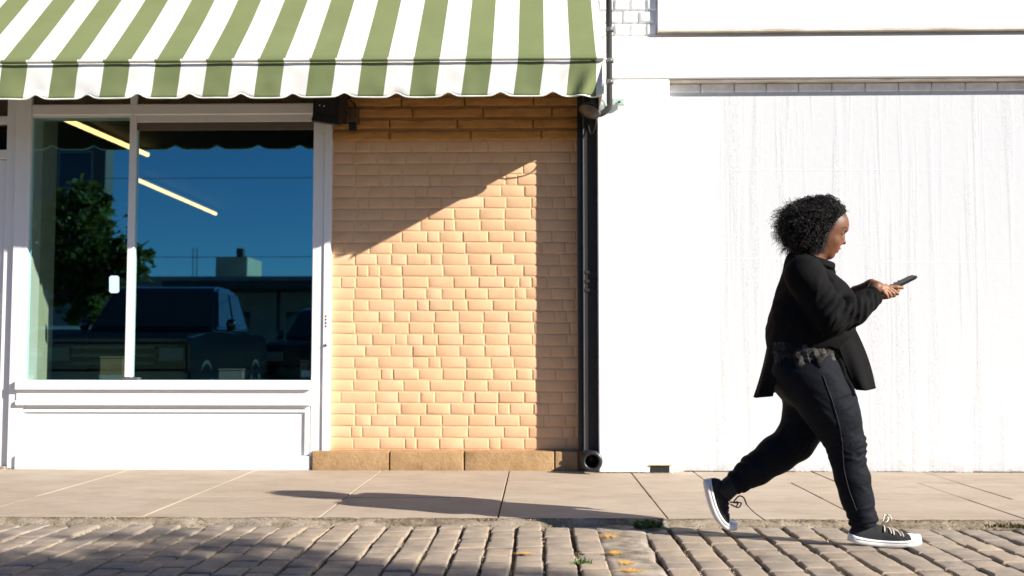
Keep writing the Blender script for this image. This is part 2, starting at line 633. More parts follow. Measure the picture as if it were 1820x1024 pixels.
for (x0, x1) in cols:
    y = -2.33 - rc.uniform(0, .07)
    first = True
    while y > -5.6:
        L = rc.uniform(.115, .168)
        if first and rc.random() < .5: L *= .7
        first = False
        z = KZ + rc.uniform(-.005, .006)
        d = slab_data(x0 + rc.uniform(-.003, .003), x1 + rc.uniform(-.003, .003), y - L, y, KZ - .06, z, rc, 5, 5, .0035, .0012, .0016)
        pts = [Vector((x0, y, KZ)), Vector((x1, y, KZ)), Vector((x0, y - L, KZ)), Vector((x1, y - L, KZ))]
        (near if any(inframe(p) for p in pts) else far).append((d, ((x0 + x1) / 2, y - L / 2)))
        y -= L + rc.uniform(.002, .005)
near.sort(key=lambda t: -t[1][1] * 0 + (Vector((t[1][0], t[1][1], 0)) - CAM).length)
for (V, F), _ in near[:299]:
    piece('cobble', V, F, M['sett'], road, 16)
V, F = join_data([d for d, _ in near[299:] + far])
tag(mesh_obj('far_cobbles', V, F, M['sett'], road, smooth=True), kind='stuff')
# concrete patch running down between the two beds of cobbles
V, F = [], []
ny, nx = 44, 10
for j in range(ny + 1):
    y = -2.33 - 3.2 * j / ny
    for i in range(nx + 1):
        u = i / nx
        wl_ = .03 * mnoise(Vector((y * 4, 2, 1))); wr_ = .035 * mnoise(Vector((y * 3.3, 9, 1))) - .06 * max(0, (y + 2.6) / .25) * -1
        xx = .268 + wl_ + u * (.515 + wr_ - .268 - wl_)
        zz = KZ - .001 + .006 * mnoise(Vector((xx * 9, y * 9, 0))) - (.02 if i in (0, nx) else 0) + (0.004 * math.sin(u * math.pi))
        V.append((xx, y, zz))
for j in range(ny):
    for i in range(nx):
        a = j * (nx + 1) + i
        F.append((a + nx + 1, a + nx + 2, a + 1, a))
patch = mesh_obj('concrete_patch', V, F, M['concrete'], road, smooth=True)


def paint_blob(cx, cy, rx, ry, seed):
    """thinned-out road paint: many small torn flakes, densest in the middle"""
    r = random.Random(seed)
    V, F = [], []
    for k in range(280):
        x = cx + rx * r.gauss(0, .5); y = cy + ry * r.gauss(0, .5)
        q = abs(x - cx) / rx + abs(y - cy) / ry
        s = r.uniform(.0015, .0062) * (1.25 - min(q, 1) * .9)
        o = len(V); n_ = 7
        for i in range(n_):
            a = 6.2832 * i / n_
            V.append((x + s * r.uniform(.4, 1.3) * math.cos(a), y + 1.5 * s * r.uniform(.4, 1.3) * math.sin(a), KZ + .0066 + .000006 * k))
        F.append(tuple(range(o, o + n_)))
    return V, F


marks = []
for i, (px, py, rx, ry) in enumerate([(1082, 955, .070, .12), (1092, 985, .04, .06), (1112, 1003, .055, .07), (1122, 1017, .08, .06), (933, 986, .05, .022)]):
    p = G(px, py, KZ)
    marks.append(paint_blob(p.x, p.y, rx, ry, 40 + i))
V, F = join_data(marks)
tag(mesh_obj('paint_splash', V, F, M['orange_paint'], road), kind='stuff')

# ================================================================ brick shop
FY = -0.05                                     # front plane of the timber shopfront
shop = thing('shop_building', (-2, 0, 0), 'tan painted brick shop with a white framed display window and striped awning over it', 'shop')
BX0 = U(586, 500, 0).x                         # brick wall from the window post to the square downpipe
BX1 = .44
BZ0 = U(700, 799, -.0).z                       # top of the plinth
BTOP = 5.2
wall = box('wall', (BX0 - .02, .012, -.05), (BX1, .30, BTOP), M['joint'], shop, 0)
tag(wall)


def brick_data(x0, x1, z0, z1, y_front, y_back, r, nx=5, nz=3, ins=.006, jit=.0012, rough=0.0, chip=0.0):
    V, F = [], []
    for j in range(nz):
        for i in range(nx):
            u, v = crisp(i, nx, x1 - x0), crisp(j, nz, z1 - z0)
            ei = i in (0, nx - 1); ej = j in (0, nz - 1)
            x = x0 + ins + u * (x1 - x0 - 2 * ins) + r.uniform(-jit, jit) * (1.5 if ei else 1)
            z = z0 + ins + v * (z1 - z0 - 2 * ins) + r.uniform(-jit, jit)
            if ei and ej:
                x += ins * .6 * (1 if i == 0 else -1); z += ins * .5 * (1 if j == 0 else -1)
            if chip and (ei or ej):                 # worn, nibbled arrises
                x += r.uniform(-chip, chip) * (.6 if ei else 1); z += r.uniform(-chip, chip)
            y = y_front + r.uniform(-jit, jit) + (rough * r.uniform(-1, 1)) + (.0018 if (ei or ej) else 0)
            V.append((x, y, z))
    for j in range(nz - 1):
        for i in range(nx - 1):
            a = j * nx + i
            F.append((a, a + 1, a + nx + 1, a + nx))
    ring = [i for i in range(nx)] + [j * nx + nx - 1 for j in range(1, nz)] + [(nz - 1) * nx + i for i in range(nx - 2, -1, -1)] + [j * nx for j in range(nz - 2, 0, -1)]
    base = len(V)
    for k in ring:
        i, j = k % nx, k // nx
        x = x0 if i == 0 else x1 if i == nx - 1 else V[k][0]
        z = z0 if j == 0 else z1 if j == nz - 1 else V[k][2]
        V.append((x, y_back, z))
    m = len(ring)
    for k in range(m):
        k2 = (k + 1) % m
        F.append((ring[k2], ring[k], base + k, base + k2))
    return V, F


rb = random.Random(21)
CH = 20.45 / (FPX / 7.7)
z = BZ0 + .002
course = 0
nb = 0
extra = []
ZBLOCK = U(700, 252, 0).z
while z < BTOP - .1:
    j = .0055
    if z < ZBLOCK:
        x = BX0 + .001
        xs = [x]
        while x < BX1 - .01:
            L = rb.choices([.178, .165, .19, .085, .11, .26, .30], [8, 6, 5, 3, 2, 1.2, .8])[0] * rb.uniform(.95, 1.05)
            x = min(x + L, BX1)
            if BX1 - x < .06: x = BX1
            xs.append(x)
        for a, b in zip(xs[:-1], xs[1:]):
            dd = rb.uniform(-.0014, .0014)
            d = brick_data(a, b - j * rb.uniform(.6, 1.1), z, z + CH - j * rb.uniform(.85, 1.15), (.0082 if rb.random() > .12 else .0065) + dd * .6, .0125, rb, 5, 4, .0030, .0007, 0, .0010)
            if a < .30 and nb < 296:
                piece('brick', *d, M['brick'], wall, 12); nb += 1
            else:
                extra.append(d)
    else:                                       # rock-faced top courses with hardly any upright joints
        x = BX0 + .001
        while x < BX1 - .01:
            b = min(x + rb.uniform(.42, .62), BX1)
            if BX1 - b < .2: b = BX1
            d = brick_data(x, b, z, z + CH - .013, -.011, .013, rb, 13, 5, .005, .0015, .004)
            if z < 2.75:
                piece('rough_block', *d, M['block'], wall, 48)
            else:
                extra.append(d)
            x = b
    z += CH
    course += 1
V, F = join_data(extra)
tag(mesh_obj('more_bricks', V, F, M['brick'], wall, smooth=True), kind='stuff')
print('bricks', nb, 'cobbles near', len(near), 'far', len(far))

# plinth stones
px_ = [BX0 - .1, -1.05, -.52, .12, .29]
for a, b in zip(px_[:-1], px_[1:]):
    d = brick_data(a, b - .0015, -.03, BZ0 - .003, -.085, .02, rb, 9, 4, .004, .0015, .0015)
    piece('plinth_stone', *d, M['plinth'], shop, 24)

# ---- timber shopfront
def X(px, py=450, Y=FY): return U(px, py, Y).x
def Zp(py, px=300, Y=FY): return U(px, py, Y).z


GY = -.012                                       # glass plane
XL0, XL1 = X(21, 480), X(47, 480)
XR0, XR1 = X(554, 480), X(587, 480)
ZT0, ZT1 = Zp(204), Zp(184)
ZS = Zp(686) ; ZS_top = Zp(676)
XM0, XM1 = X(225.5, 450, -.04), X(237.5, 450, -.04)
ZR = [Zp(q, 400, -.03) for q in (203.5, 217, 231)]
box('window_post', (XL0, FY, .0), (XL1, .16, 2.75), M['white_wood'], shop, .006)
box('window_post', (XR0, FY + .012, .0), (X(574, 480), .16, 2.75), M['white_wood'], shop, .005)
box('outer_post', (X(574, 480) + .001, FY, .0), (XR1, .14, 2.75), M['white_wood'], shop, .006)
bm = bmesh.new()
add_box(bm, (XL1, FY + .006, ZT0), (XR0, .16, ZT1), .008)
add_box(bm, (XL1, FY + .02, ZT0 - .012), (XR0, -.02, ZT0 - .001), .003)
bm_obj('head_rail', bm, M['white_wood'], shop)
box('head_board', (XL1, FY + .035, ZT1 + .001), (XR0, .16, 2.80), M['brown_board'], shop, .003)
box('mullion', (XM0, -.042, ZS_top + .02), (XM1, .03, 2.80), M['white_wood'], shop, .005)
bm = bmesh.new()
add_box(bm, (XM0 - .008, -.047, ZS_top - .002), (XM1 + .055, .02, ZS_top + .019), .004)
bm_obj('mullion_foot', bm, M['grey_plastic'], shop)
for nm, a, b in (('pane', XL1 - .01, XM0 + .005), ('pane', XM1 - .005, XR0 + .01)):
    V = [(a, GY, ZS - .02), (b, GY, ZS - .02), (b, GY, ZT0 + .01), (a, GY, ZT0 + .01)]
    mesh_obj(nm, V, [(0, 1, 2, 3)], M['glass'], shop)
box('inner_rail', (XM1 + .001, -.036, ZR[1]), (XR0 - .001, -.018, ZR[0]), M['white_wood'], shop, .003)
box('blind_box', (XM1 + .001, -.030, ZR[2]), (XR0 - .001, -.016, ZR[1] - .001), M['brown_grey'], shop, .003)
# sill, apron mouldings and panel
def bar(name, py0, py1, y0, x0=None, x1=None, bev=.006, seg=2):
    return box(name, (x0 if x0 is not None else X(29, 700), y0, Zp(py1)), (x1 if x1 is not None else X(553, 700), .12, Zp(py0)), M['white_wood'], shop, bev, seg)
bar('sill', 676, 693, FY - .035, bev=.008)
bar('apron_board', 693.5, 711, FY - .008)
bar('apron_moulding', 711.5, 721, FY - .024, bev=.010, seg=3)
bm = bmesh.new()
add_box(bm, (X(29, 750), FY + .018, .10), (X(553, 750), .12, Zp(721.5)), .002)
add_box(bm, (X(541, 750), FY + .004, .10), (X(546.5, 750), FY + .03, Zp(726)), .002)
add_box(bm, (X(36, 750), FY + .004, Zp(733)), (X(540.5, 750), FY + .03, Zp(728)), .002)
bm_obj('stall_riser', bm, M['white_wood'], shop)
box('skirting', (X(29, 750), FY - .018, -.03), (X(553, 750), .12, .098), M['white_wood'], shop, .006)
mesh_obj('sticker', *(lambda bm_: ([v for v in bm_], [(0, 1, 2, 3, 4, 5, 6, 7)]))(
    [U(p, q, GY - .002) for p, q in ((197, 490), (209, 490), (212, 493), (212, 518), (209, 521), (197, 521), (194, 518), (194, 493))]), M['sticker'], shop)
# door beside the window (only its edge is in the picture)
DXR = XL0 - .002
DXL = DXR - 1.25
bm = bmesh.new()
add_box(bm, (X(18, 400) - .06, FY + .03, 0), (DXR, .12, 2.75), .005)
add_box(bm, (DXL, FY + .03, 0), (DXL + .07, .12, 2.75), .005)
zt0, zt1 = Zp(281, 20), Zp(264, 20)
add_box(bm, (DXL + .071, FY + .04, zt0), (X(18, 400) - .061, .12, zt1), .005)
zq0, zq1 = Zp(217, 20), Zp(204, 20)
add_box(bm, (DXL + .071, FY + .04, zq0), (X(18, 400) - .061, .12, zq1), .005)
door_frame = bm_obj('door_frame', bm, M['white_wood'], shop)
mesh_obj('transom_pane', [(DXL + .05, .06, zt1 - .01), (DXR - .02, .06, zt1 - .01), (DXR - .02, .06, zq0 + .01), (DXL + .05, .06, zq0 + .01)], [(0, 1, 2, 3)], M['dark_glass'], shop)
mesh_obj('fascia_pane', [(DXL + .05, .065, zq1 - .01), (DXR - .02, .065, zq1 - .01), (DXR - .02, .065, 2.8), (DXL + .05, .065, 2.8)], [(0, 1, 2, 3)], M['brown_board'], shop)
dx1 = X(18, 400) - .064
bm = bmesh.new()
add_box(bm, (dx1 - .10, .0, .02), (dx1, .045, zt0 - .004), .005)
add_box(bm, (DXL + .075, .0, .02), (DXL + .17, .045, zt0 - .004), .005)
add_box(bm, (DXL + .171, .0, .02), (dx1 - .101, .045, .30), .005)
add_box(bm, (DXL + .171, .0, zt0 - .11), (dx1 - .101, .045, zt0 - .004), .005)
door = bm_obj('door', bm, M['white_wood'], shop)
mesh_obj('door_pane', [(DXL + .16, .022, .29), (dx1 - .09, .022, .29), (dx1 - .09, .022, zt0 - .10), (DXL + .16, .022, zt0 - .10)], [(0, 1, 2, 3)], M['dark_glass'], door)
tube('handle', [(dx1 - .05, -.04, .95), (dx1 - .05, -.04, 1.25)], .011, M['grey_metal'], door)
box('threshold', (DXL, FY - .02, -.03), (DXR, .12, .018), M['concrete'], shop, .006)
# remaining masonry above and beside the shopfront
box('upper_wall', (-9, .03, 2.81), (BX0 - .021, .30, BTOP), M['joint'], shop, 0)
box('side_wall', (-9, .02, -.05), (DXL - .001, .30, 2.809), M['brick'], shop, 0)
box('roof', (-9.1, -.1, BTOP + .002), (BX1, 14, BTOP + .2), M['concrete'], shop, .01)
# lock and hinge marks on the right-hand post
tube('latch', [U(580, 613, FY - .008), U(580, 613, FY + .01)], .011, M['grey_metal'], shop, 10)
for k in range(4):
    p = U(579, 562 + k * 6, FY - .0015)
    box('screw_mark', p - Vector((.004, .001, .006)), p + Vector((.005, .004, .006)), M['dark_rubber'], shop, 0)

# interior: a dark deep room with a pale return wall at the window
RX0, RX1, RY0, RY1, RH = -8.6, BX0 - .1, .17, 12.5, 3.25
V = [(RX0, RY0, .02), (RX1, RY0, .02), (RX1, RY1, .02), (RX0, RY1, .02), (RX0, RY0, RH), (RX1, RY0, RH), (RX1, RY1, RH), (RX0, RY1, RH)]
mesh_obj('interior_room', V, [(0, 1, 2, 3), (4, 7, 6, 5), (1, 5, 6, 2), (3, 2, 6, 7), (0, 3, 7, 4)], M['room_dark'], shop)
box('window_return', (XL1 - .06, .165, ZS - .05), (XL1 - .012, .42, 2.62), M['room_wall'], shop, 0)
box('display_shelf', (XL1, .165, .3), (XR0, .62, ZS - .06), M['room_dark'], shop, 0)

# things inside the shop window
for i, (p0, d0, p1, d1) in enumerate([((95, 203), 10.6, (262, 275), 12.7), ((245, 320), 14.0, (383, 380), 17.0)]):
    hgt = 3.17
    A = G(p0[0], p0[1], hgt); Bp = G(p1[0], p1[1], hgt)
    t = thing('strip_light', (A + Bp) / 2, ['glowing ceiling tube behind the window that the slim mullion crosses', 'glowing ceiling tube behind the window, wholly within the wider pane'][i], 'ceiling light', 'lit tubes on the shop ceiling')
    tube('tube', [A, Bp], .028, M['tube_light'], t, 8)
    box('mount', (A.x - .05, A.y - .05, hgt + .03), (A.x + .05, Bp.y + .05, RH - .005), M['room_dark'], t, .004)


def crate(name, px0, py0, px1, py1, Y, dy, mat, label, cat):
    a = U(px0, py1, Y); b = U(px1, py0, Y)
    t = thing(name, ((a.x + b.x) / 2, Y + dy / 2, a.z), label, cat)
    o = box('body', (a.x, Y, ZS - .058), (b.x, Y + dy, b.z), mat, t, .006)
    box('lid', (a.x - .004, Y - .004, b.z + .001), (b.x + .004, Y + dy + .004, b.z + .014), mat, t, .003)
crate('display_box', 177, 637, 219, 668, .20, .2, M['cardboard'], 'beige cardboard box on the shelf inside the window, beside the slim mullion', 'box')
crate('display_box', 388, 659, 432, 674, .20, .2, M['grey_plastic'], 'low wide grey box on the shelf inside the wider window pane', 'box')
crate('display_box', 533, 643, 549, 676, .19, .1, M['grey_plastic'], 'narrow upright grey box inside the window at its outer post', 'box')

# ================================================================ awning
AX0, AX1 = -4.8, .434
AP, AZF, AZV, AZW = -.88, 2.733, 2.489, 3.56
PER, EDGE = .338, .215                         # stripe period; a green stripe starts at x = EDGE


def fabric(name, base, dirty):
    n = NT(name)
    f = n.noise(3.5, 5, .6); w = n.noise(420, 2, .5, (1, .15, .15)); w2 = n.noise(420, 2, .5, (.15, 1, 1))
    c = n.ramp(f, [(.3, base), (.75, dirty)])
    c = n.mix(n.math('MULTIPLY', n.ramp(n.math('ADD', w, w2), [(.45, (0, 0, 0)), (.6, (1, 1, 1))]), .06), c, tuple(x * .5 for x in base))
    n.set(c, .75, spec=.2)
    b = n.bump(n.math('ADD', w, w2), .08, .002)
    # thin woven cloth lets a little light through
    tl = n.node('ShaderNodeBsdfTranslucent')
    n.lk(c, tl.inputs[0])
    ms = n.node('ShaderNodeMixShader'); ms.inputs[0].default_value = .04
    n.lk(n.b.outputs[0], ms.inputs[1]); n.lk(tl.outputs[0], ms.inputs[2])
    n.lk(ms.outputs[0], n.n['Material Output'].inputs['Surface'])
    return n.m


M['green_cloth'] = fabric('olive_green_cloth', (.165, .20, .088), (.195, .232, .105))
M['white_cloth'] = fabric('white_cloth', (.80, .80, .78), (.74, .73, .69))
M['trim'] = plain('white_binding', (.74, .76, .70), .6)

awn = thing('awning', (-2, 0, AZW), 'green and white striped shop awning with scalloped valance', 'awning')


def stripe_xs(sub):
    """x positions with every stripe edge included"""
    edges = []
    x = EDGE + PER * 2
    while x > AX0 - PER:
        edges += [x, x + PER / 2]
        x -= PER
    edges = sorted(e for e in edges if AX0 < e < AX1)
    edges = [AX0] + edges + [AX1]
    xs = []
    for a, b in zip(edges[:-1], edges[1:]):
        xs += [a + (b - a) * k / sub for k in range(sub)]
    return xs + [AX1]


def is_green(x): return ((x - EDGE) % PER) < PER / 2


def cloth_grid(name, xs, ny, fn, parent, mats, thick=.0016, is_g=is_green):
    V, F, FM = [], [], []
    n = len(xs)
    for j in range(ny + 1):
        for x in xs:
            V.append(fn(x, j / ny))
    for j in range(ny):
        for i in range(n - 1):
            a = j * n + i
            F.append((a, a + 1, a + n + 1, a + n))
            FM.append(0 if is_g((xs[i] + xs[i + 1]) / 2) else 1)
    o = mesh_obj(name, V, F, None, parent, True, mats, FM)
    md = o.modifiers.new('thickness', 'SOLIDIFY')
    md.thickness = thick
    md.offset = 0
    return o


xs = stripe_xs(8)


def canopy(x, v):
    sag = -.018 * math.sin(math.pi * v) * (0.6 + .4 * math.sin(x * 2.2))
    z = AZF + (AZW - AZF) * v + sag + .004 * mnoise(Vector((x * 3, v * 3, 0)))
    return (x, AP * (1 - v), z)


cloth_grid('canopy', xs, 14, canopy, awn, [M['green_cloth'], M['white_cloth']])


def scallop(x):
    u = ((x - EDGE + PER * .25) % PER) / PER - .5          # 0 at the middle of a white stripe
    u = ((x - EDGE - PER * .75 + PER * .5) % PER) / PER - .5
    return .030 * math.exp(-(u / .12) ** 2)


def valance(x, v):
    wr = max(0, (x - .12) / .3)
    bil = .012 * mnoise(Vector((x * 2.3, v * 1.5, 4))) + .006 * mnoise(Vector((x * 8, v * 2, 9)))
    fold = wr * .034 * math.sin(x * 46 + v * 3.5) * v
    z = AZF - .012 + (AZV - AZF + .012) * v + scallop(x) * v ** 6 + .004 * mnoise(Vector((x * 2, 0, 5))) * v
    lean = -.008 * v if True else 0
    return (x - .03 * v * (1 if x < .2 else max(0, 1 - (x - .2) / .2)), AP - .001 + (bil + fold) * (.25 + v) + lean + .014 * v, z)


val = cloth_grid('valance', xs, 12, valance, awn, [M['green_cloth'], M['white_cloth']])
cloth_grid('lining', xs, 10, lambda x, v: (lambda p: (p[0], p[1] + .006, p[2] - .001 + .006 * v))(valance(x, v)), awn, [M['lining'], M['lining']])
tv = [Vector(valance(x, 1.0)) + Vector((0, -.0005, -.003)) for x in xs]
V, F = tube_data(tv, .0055, 6)
mesh_obj('binding', V, F, M['trim'], awn, True)
# front roller bar: the cloth wraps it, so it shows a dark crease under the canopy edge
fb = bmesh.new()
V, F = tube_data([(AX0, AP + .030, AZF - .022), (AX1 - .02, AP + .030, AZF - .022)], .016, 10)
mesh_obj('front_bar', V, F, M['black_metal'], awn, True)
# rolled hem over the bar in the colours of the stripes
def hem(x, v):
    a = -1.9 + v * 2.6
    return (x, AP - .012 - .017 * math.cos(a), AZF - .004 + .013 * math.sin(a))
cloth_grid('hem_roll', xs, 6, hem, awn, [M['green_cloth'], M['white_cloth']])
V, F = lathe_data([(0, 0), (.012, .002), (.011, .03), (.003, .075), (0, .078)], 10, 'X', (AX1 - .06, AP - .006, AZF - .008))
mesh_obj('bar_end', V, F, M['trim'], awn, True)
# added awning end: side panel down to valance level, casts the slanting wall shadow
sx = AX1 - .012
V, F = [], []
ny, nz = 12, 8
for j in range(ny + 1):
    v = j / ny
    y = AP * (1 - v) - .002
    zt = canopy(AX1, v)[2] - .004
    zb = AZV - .02 * v
    for i in range(nz + 1):
        V.append((sx + .006 * mnoise(Vector((v * 6, i * .6, 3))), y, zt + (zb - zt) * i / nz))
for j in range(ny):
    for i in range(nz):
        a = j * (nz + 1) + i
        F.append((a, a + 1, a + nz + 2, a + nz + 1))
sp = mesh_obj('shadow_side_panel', V, F, M['white_cloth'], awn, True)
md = sp.modifiers.new('thickness', 'SOLIDIFY'); md.thickness = .0016
for x in (-4.2, -1.9, .30):
    tube('folding_arm', [(x, -.03, 2.70), (x - .02, -.45, 2.705), (x, AP + .03, AZF - .03)], .014, M['black_metal'], awn)

# ================================================================ square downpipe between the buildings
dp = thing('downpipe', (.36, -.08, 0), 'black square downpipe standing between the brick wall and the white wall', 'downpipe')
PX0, PX1 = U(1036, 500, -.16).x, U(1063, 500, -.16).x
PZ0 = U(1045, 801, -.16).z
bm = bmesh.new()
add_box(bm, (PX0, -.16, PZ0), (PX1, .0, 3.3), .007, 2)
bm_obj('shaft', bm, M['post'], dp)
box('back_plate', (U(1027, 500, -.10).x, -.11, PZ0 - .006), (PX0 - .001, .004, 3.3), M['black_metal'], dp, .003)
box('lip', (PX0 + .002, -.164, PZ0), (PX0 + .011, -.1585, 3.2), M['clip_metal'], dp, .002)
for py in (484, 500, 516):
    zc = U(1050, py, -.16).z
    box('collar', (PX0 + .012, -.167, zc - .012), (PX1 + .003, -.02, zc + .012), M['post'], dp, .003)
oc = U(1052, 820, -.30)
V, F = lathe_data([(.052, .20), (.058, .02), (.070, .018), (.074, .0), (.070, -.012), (.055, -.014), (.047, -.012), (.046, .02), (.044, .16), (0, .16)], 24, 'Y', oc)
mesh_obj('outlet', V, F, M['black_metal'], dp, True)
el = [(oc.x, oc.y + .17, oc.z), (oc.x - .004, oc.y + .20, oc.z + .03), (oc.x - .006, oc.y + .215, oc.z + .09)]
tube('elbow', smooth_path(el), .055, M['black_metal'], dp, 14)
bm = bmesh.new()
add_box(bm, (PX0 - .004, -.172, PZ0 - .02), (PX1 + .004, -.01, PZ0 + .006), .004)
for k in range(3):
    xx = PX0 + .03 + k * .035
    add_box(bm, (xx, -.178, PZ0 - .035), (xx + .012, -.172, PZ0 - .012), .001)
bm_obj('base_clamp', bm, M['black_metal'], dp)

# ================================================================ white building
wb_ = thing('white_building', (3, WY, 0), 'white rendered building with a recessed rough wall behind the walking person', 'building')
WX0 = U(1063.5, 600, WY).x
WX1 = U(1193, 500, WY).x
ZB0, ZB1 = U(1400, 139, WY).z, U(1400, 63, WY).z
box('pilaster', (WX0, WY, -.03), (WX1, .3, ZB0 - .003), M['white_render'], wb_, .006)
box('fascia', (WX0, WY - .004, ZB0), (9, .3, ZB1), M['white_render'], wb_, .008)
RYY = WY + .10
rec = box('stucco_wall', (WX1 + .002, RYY, -.03), (9, .4, U(1400, 150, RYY).z), M['stucco'], wb_, 0)
# thin plaster joints as shallow raised seams
for py, xa, xb in ((302, 1290, 1690), (459, 1200, 1400), (466, 1560, 1900)):
    z = U(1400, py, RYY).z
    box('seam', (U(xa, py, RYY).x, RYY - .0012, z - .0022), (U(xb, py, RYY).x, RYY + .003, z + .0008), M['white_render'], rec, 0)
zl0 = U(1400, 164, RYY).z
zl1 = ZB0 - .001
xx = WX1 + .004
rl = random.Random(5)
while xx < 5.5:
    L = .232 * rl.uniform(.96, 1.04)
    d = brick_data(xx, xx + L - .004, zl0, zl1 - .012, RYY - .014, RYY + .02, rl, 5, 4, .003, .0006)
    piece('lintel_tile', *d, M['lintel'], wb_, 12)
    xx += L
box('drip_strip', (WX1 + .003, WY + .012, zl1 - .011), (9, RYY + .02, zl1 - .0015), M['soffit'], wb_, .002)
# field of white bricks and the raised panel above the fascia
UY = WY + .012
box('upper_wall', (WX0, UY + .010, ZB1 + .002), (9, .3, 5.4), M['white_render'], wb_, 0)
PXL = U(1168, 20, UY).x
PZB = U(1400, 54, UY).z
z = ZB1 + .012
k = 0
while z < 3.9:
    x = WX0 + .01 - (.055 if k % 2 else 0)
    while x < PXL - .02:
        L = .115
        a, b = max(x, WX0 + .004), min(x + L - .007, PXL - .006)
        if b - a > .02:
            d = brick_data(a, b, z, z + .083, UY - .004 + rl.uniform(-.003, .002), UY + .012, rl, 4, 4, .005, .0015)
            piece('white_brick', *d, M['white_render'], wb_, 9)
        x += L
    z += .091
    k += 1
box('raised_panel', (PXL, UY - .035, PZB), (9, UY + .009, 5.2), M['white_render'], wb_, .004)
box('panel_sill', (PXL - .004, UY - .047, PZB - .020), (9, UY + .009, PZB - .001), M['soffit'], wb_, .003)
box('parapet', (WX0 - .02, WY - .02, 5.402), (9.1, 8, 5.6), M['white_render'], wb_, .01)
# low vent slot at the foot of the pilaster
va, vb_ = U(1156, 836, WY - .002), U(1190, 829, WY - .002)
box('vent_slot', (va.x, WY - .0025, .002), (vb_.x, WY + .01, vb_.z + .004), M['dark_rubber'], wb_, 0)
box('vent_lip', (va.x - .006, WY - .012, vb_.z + .0045), (vb_.x + .012, WY + .01, vb_.z + .011), M['dirty_yellow'], wb_, .001)

# ================================================================ fixtures
PIY = WY - .05
pp_ = thing('conduit_pipe', U(1083, 100, PIY), 'thin dark pipe running down the white wall beside the awning end, bending at its foot', 'pipe')
pts = [U(1082, -260, PIY), U(1082.5, 60, PIY), U(1083, 165, PIY), U(1082.5, 186, PIY), U(1076, 198, PIY), U(1064, 204, PIY - .0)]
tube('pipe', smooth_path(pts, 8), .0215, M['dark_rubber'], pp_, 12)
for py in (53, 108, 146):
    c_ = U(1083.5, py, PIY)
    bm = bmesh.new()
    V, F = lathe_data([(.0225, -.016), (.029, -.014), (.029, .014), (.0225, .016)], 14, 'Z', c_)
    cl = mesh_obj('clip', V, F, M['clip_metal'], pp_, True)
box('bracket', U(1082, 187, PIY + .0) + Vector((.01, 0, 0)), U(1110, 176, PIY + .03), M['mint_metal'], pp_, .008, 2)
tube('bolt', [U(1101, 181, PIY - .012), U(1101, 181, PIY + .004)], .008, M['dark_rubber'], pp_, 8)

FLY = -.42
fl = thing('floodlight', U(1055, 185, FLY), 'small round floodlight hanging under the awning end with a brown lens', 'floodlight')
c_ = U(1053, 186, FLY)
ax = Vector((-.35, -.35, -.87)).normalized()
q = ax.to_track_quat('Z', 'Y').to_matrix()
def lat(prof, n=18):
    V, F = lathe_data(prof, n)
    return [c_ + q @ v for v in V], F
mesh_obj('housing', *lat([(.0, -.075), (.028, -.072), (.036, -.03), (.058, .01), (.070, .045), (.071, .055)]), M['black_metal'], fl, True)
mesh_obj('rim', *lat([(.0712, .052), (.076, .054), (.076, .066), (.069, .068)]), M['clip_metal'], fl, True)
mesh_obj('lens', *lat([(.069, .062), (.05, .078), (.0, .086)]), M['rust_cap'], fl, True)
mesh_obj('reflector_band', *lat([(.059, .012), (.0735, .040), (.0735, .05)], 9), M['lens_blue'], fl, True)
tube('arm', smooth_path([c_ + Vector((.0, .01, .05)), c_ + Vector((.06, .05, .06)), c_ + Vector((.10, .16, .03)), c_ + Vector((.09, .24, .0))]), .011, M['mint_metal'], fl)
tube('cable', smooth_path([c_ + Vector((.01, .02, .03)), c_ + Vector((.03, .1, -.09)), c_ + Vector((.0, .22, -.16)), c_ + Vector((-.03, .27, -.02))]), .005, M['dark_rubber'], fl, 6)

SPY = -.30
sp_ = thing('wall_speaker', U(578, 195, SPY), 'black box speaker mounted under the awning above the window post', 'speaker')
a = U(555, 215, SPY); b = U(603, 150, SPY)
V = []
quad = [(555, 213), (602, 221), (603, 150), (557, 150)]
for (dx, Y) in ((0, SPY), (.03, SPY + .16)):
    for p in quad:
        v = U(p[0], p[1], SPY); V.append((v.x + dx, Y, v.z + (.035 if Y > SPY else 0)))
bm = bmesh.new()
vv = [bm.verts.new(v) for v in V]
for f in ((0, 1, 2, 3), (7, 6, 5, 4), (0, 4, 5, 1), (1, 5, 6, 2), (2, 6, 7, 3), (3, 7, 4, 0)):
    bm.faces.new([vv[i] for i in f])
bmesh.ops.bevel(bm, geom=list(bm.edges), offset=.005, segments=2, affect='EDGES')
bm_obj('cabinet', bm, M['black_metal'], sp_)
g4 = [U(*p, SPY - .004) for p in ((558, 200), (600, 208), (600, 158), (559, 158))]
mesh_obj('grille', g4, [(0, 1, 2, 3)], M['dark_rubber'], sp_)
lip4 = [U(*p, SPY - .008) for p in ((553, 214), (603, 222), (602, 212), (557, 201))]
V = lip4 + [v + Vector((0, .05, 0)) for v in lip4]
mesh_obj('lower_lip', V, [(0, 1, 2, 3), (0, 4, 5, 1), (1, 5, 6, 2), (2, 6, 7, 3), (3, 7, 4, 0)], M['black_metal'], sp_)
for p in ((568, 187), (576, 188.5)):
    v = U(*p, SPY - .006)
    box('indicator', v - Vector((.005, .001, .004)), v + Vector((.005, .002, .004)), M['white_dot'], sp_, .001)
tube('wall_arm', [U(590, 185, SPY + .15), U(600, 180, -.005)], .015, M['black_metal'], sp_)

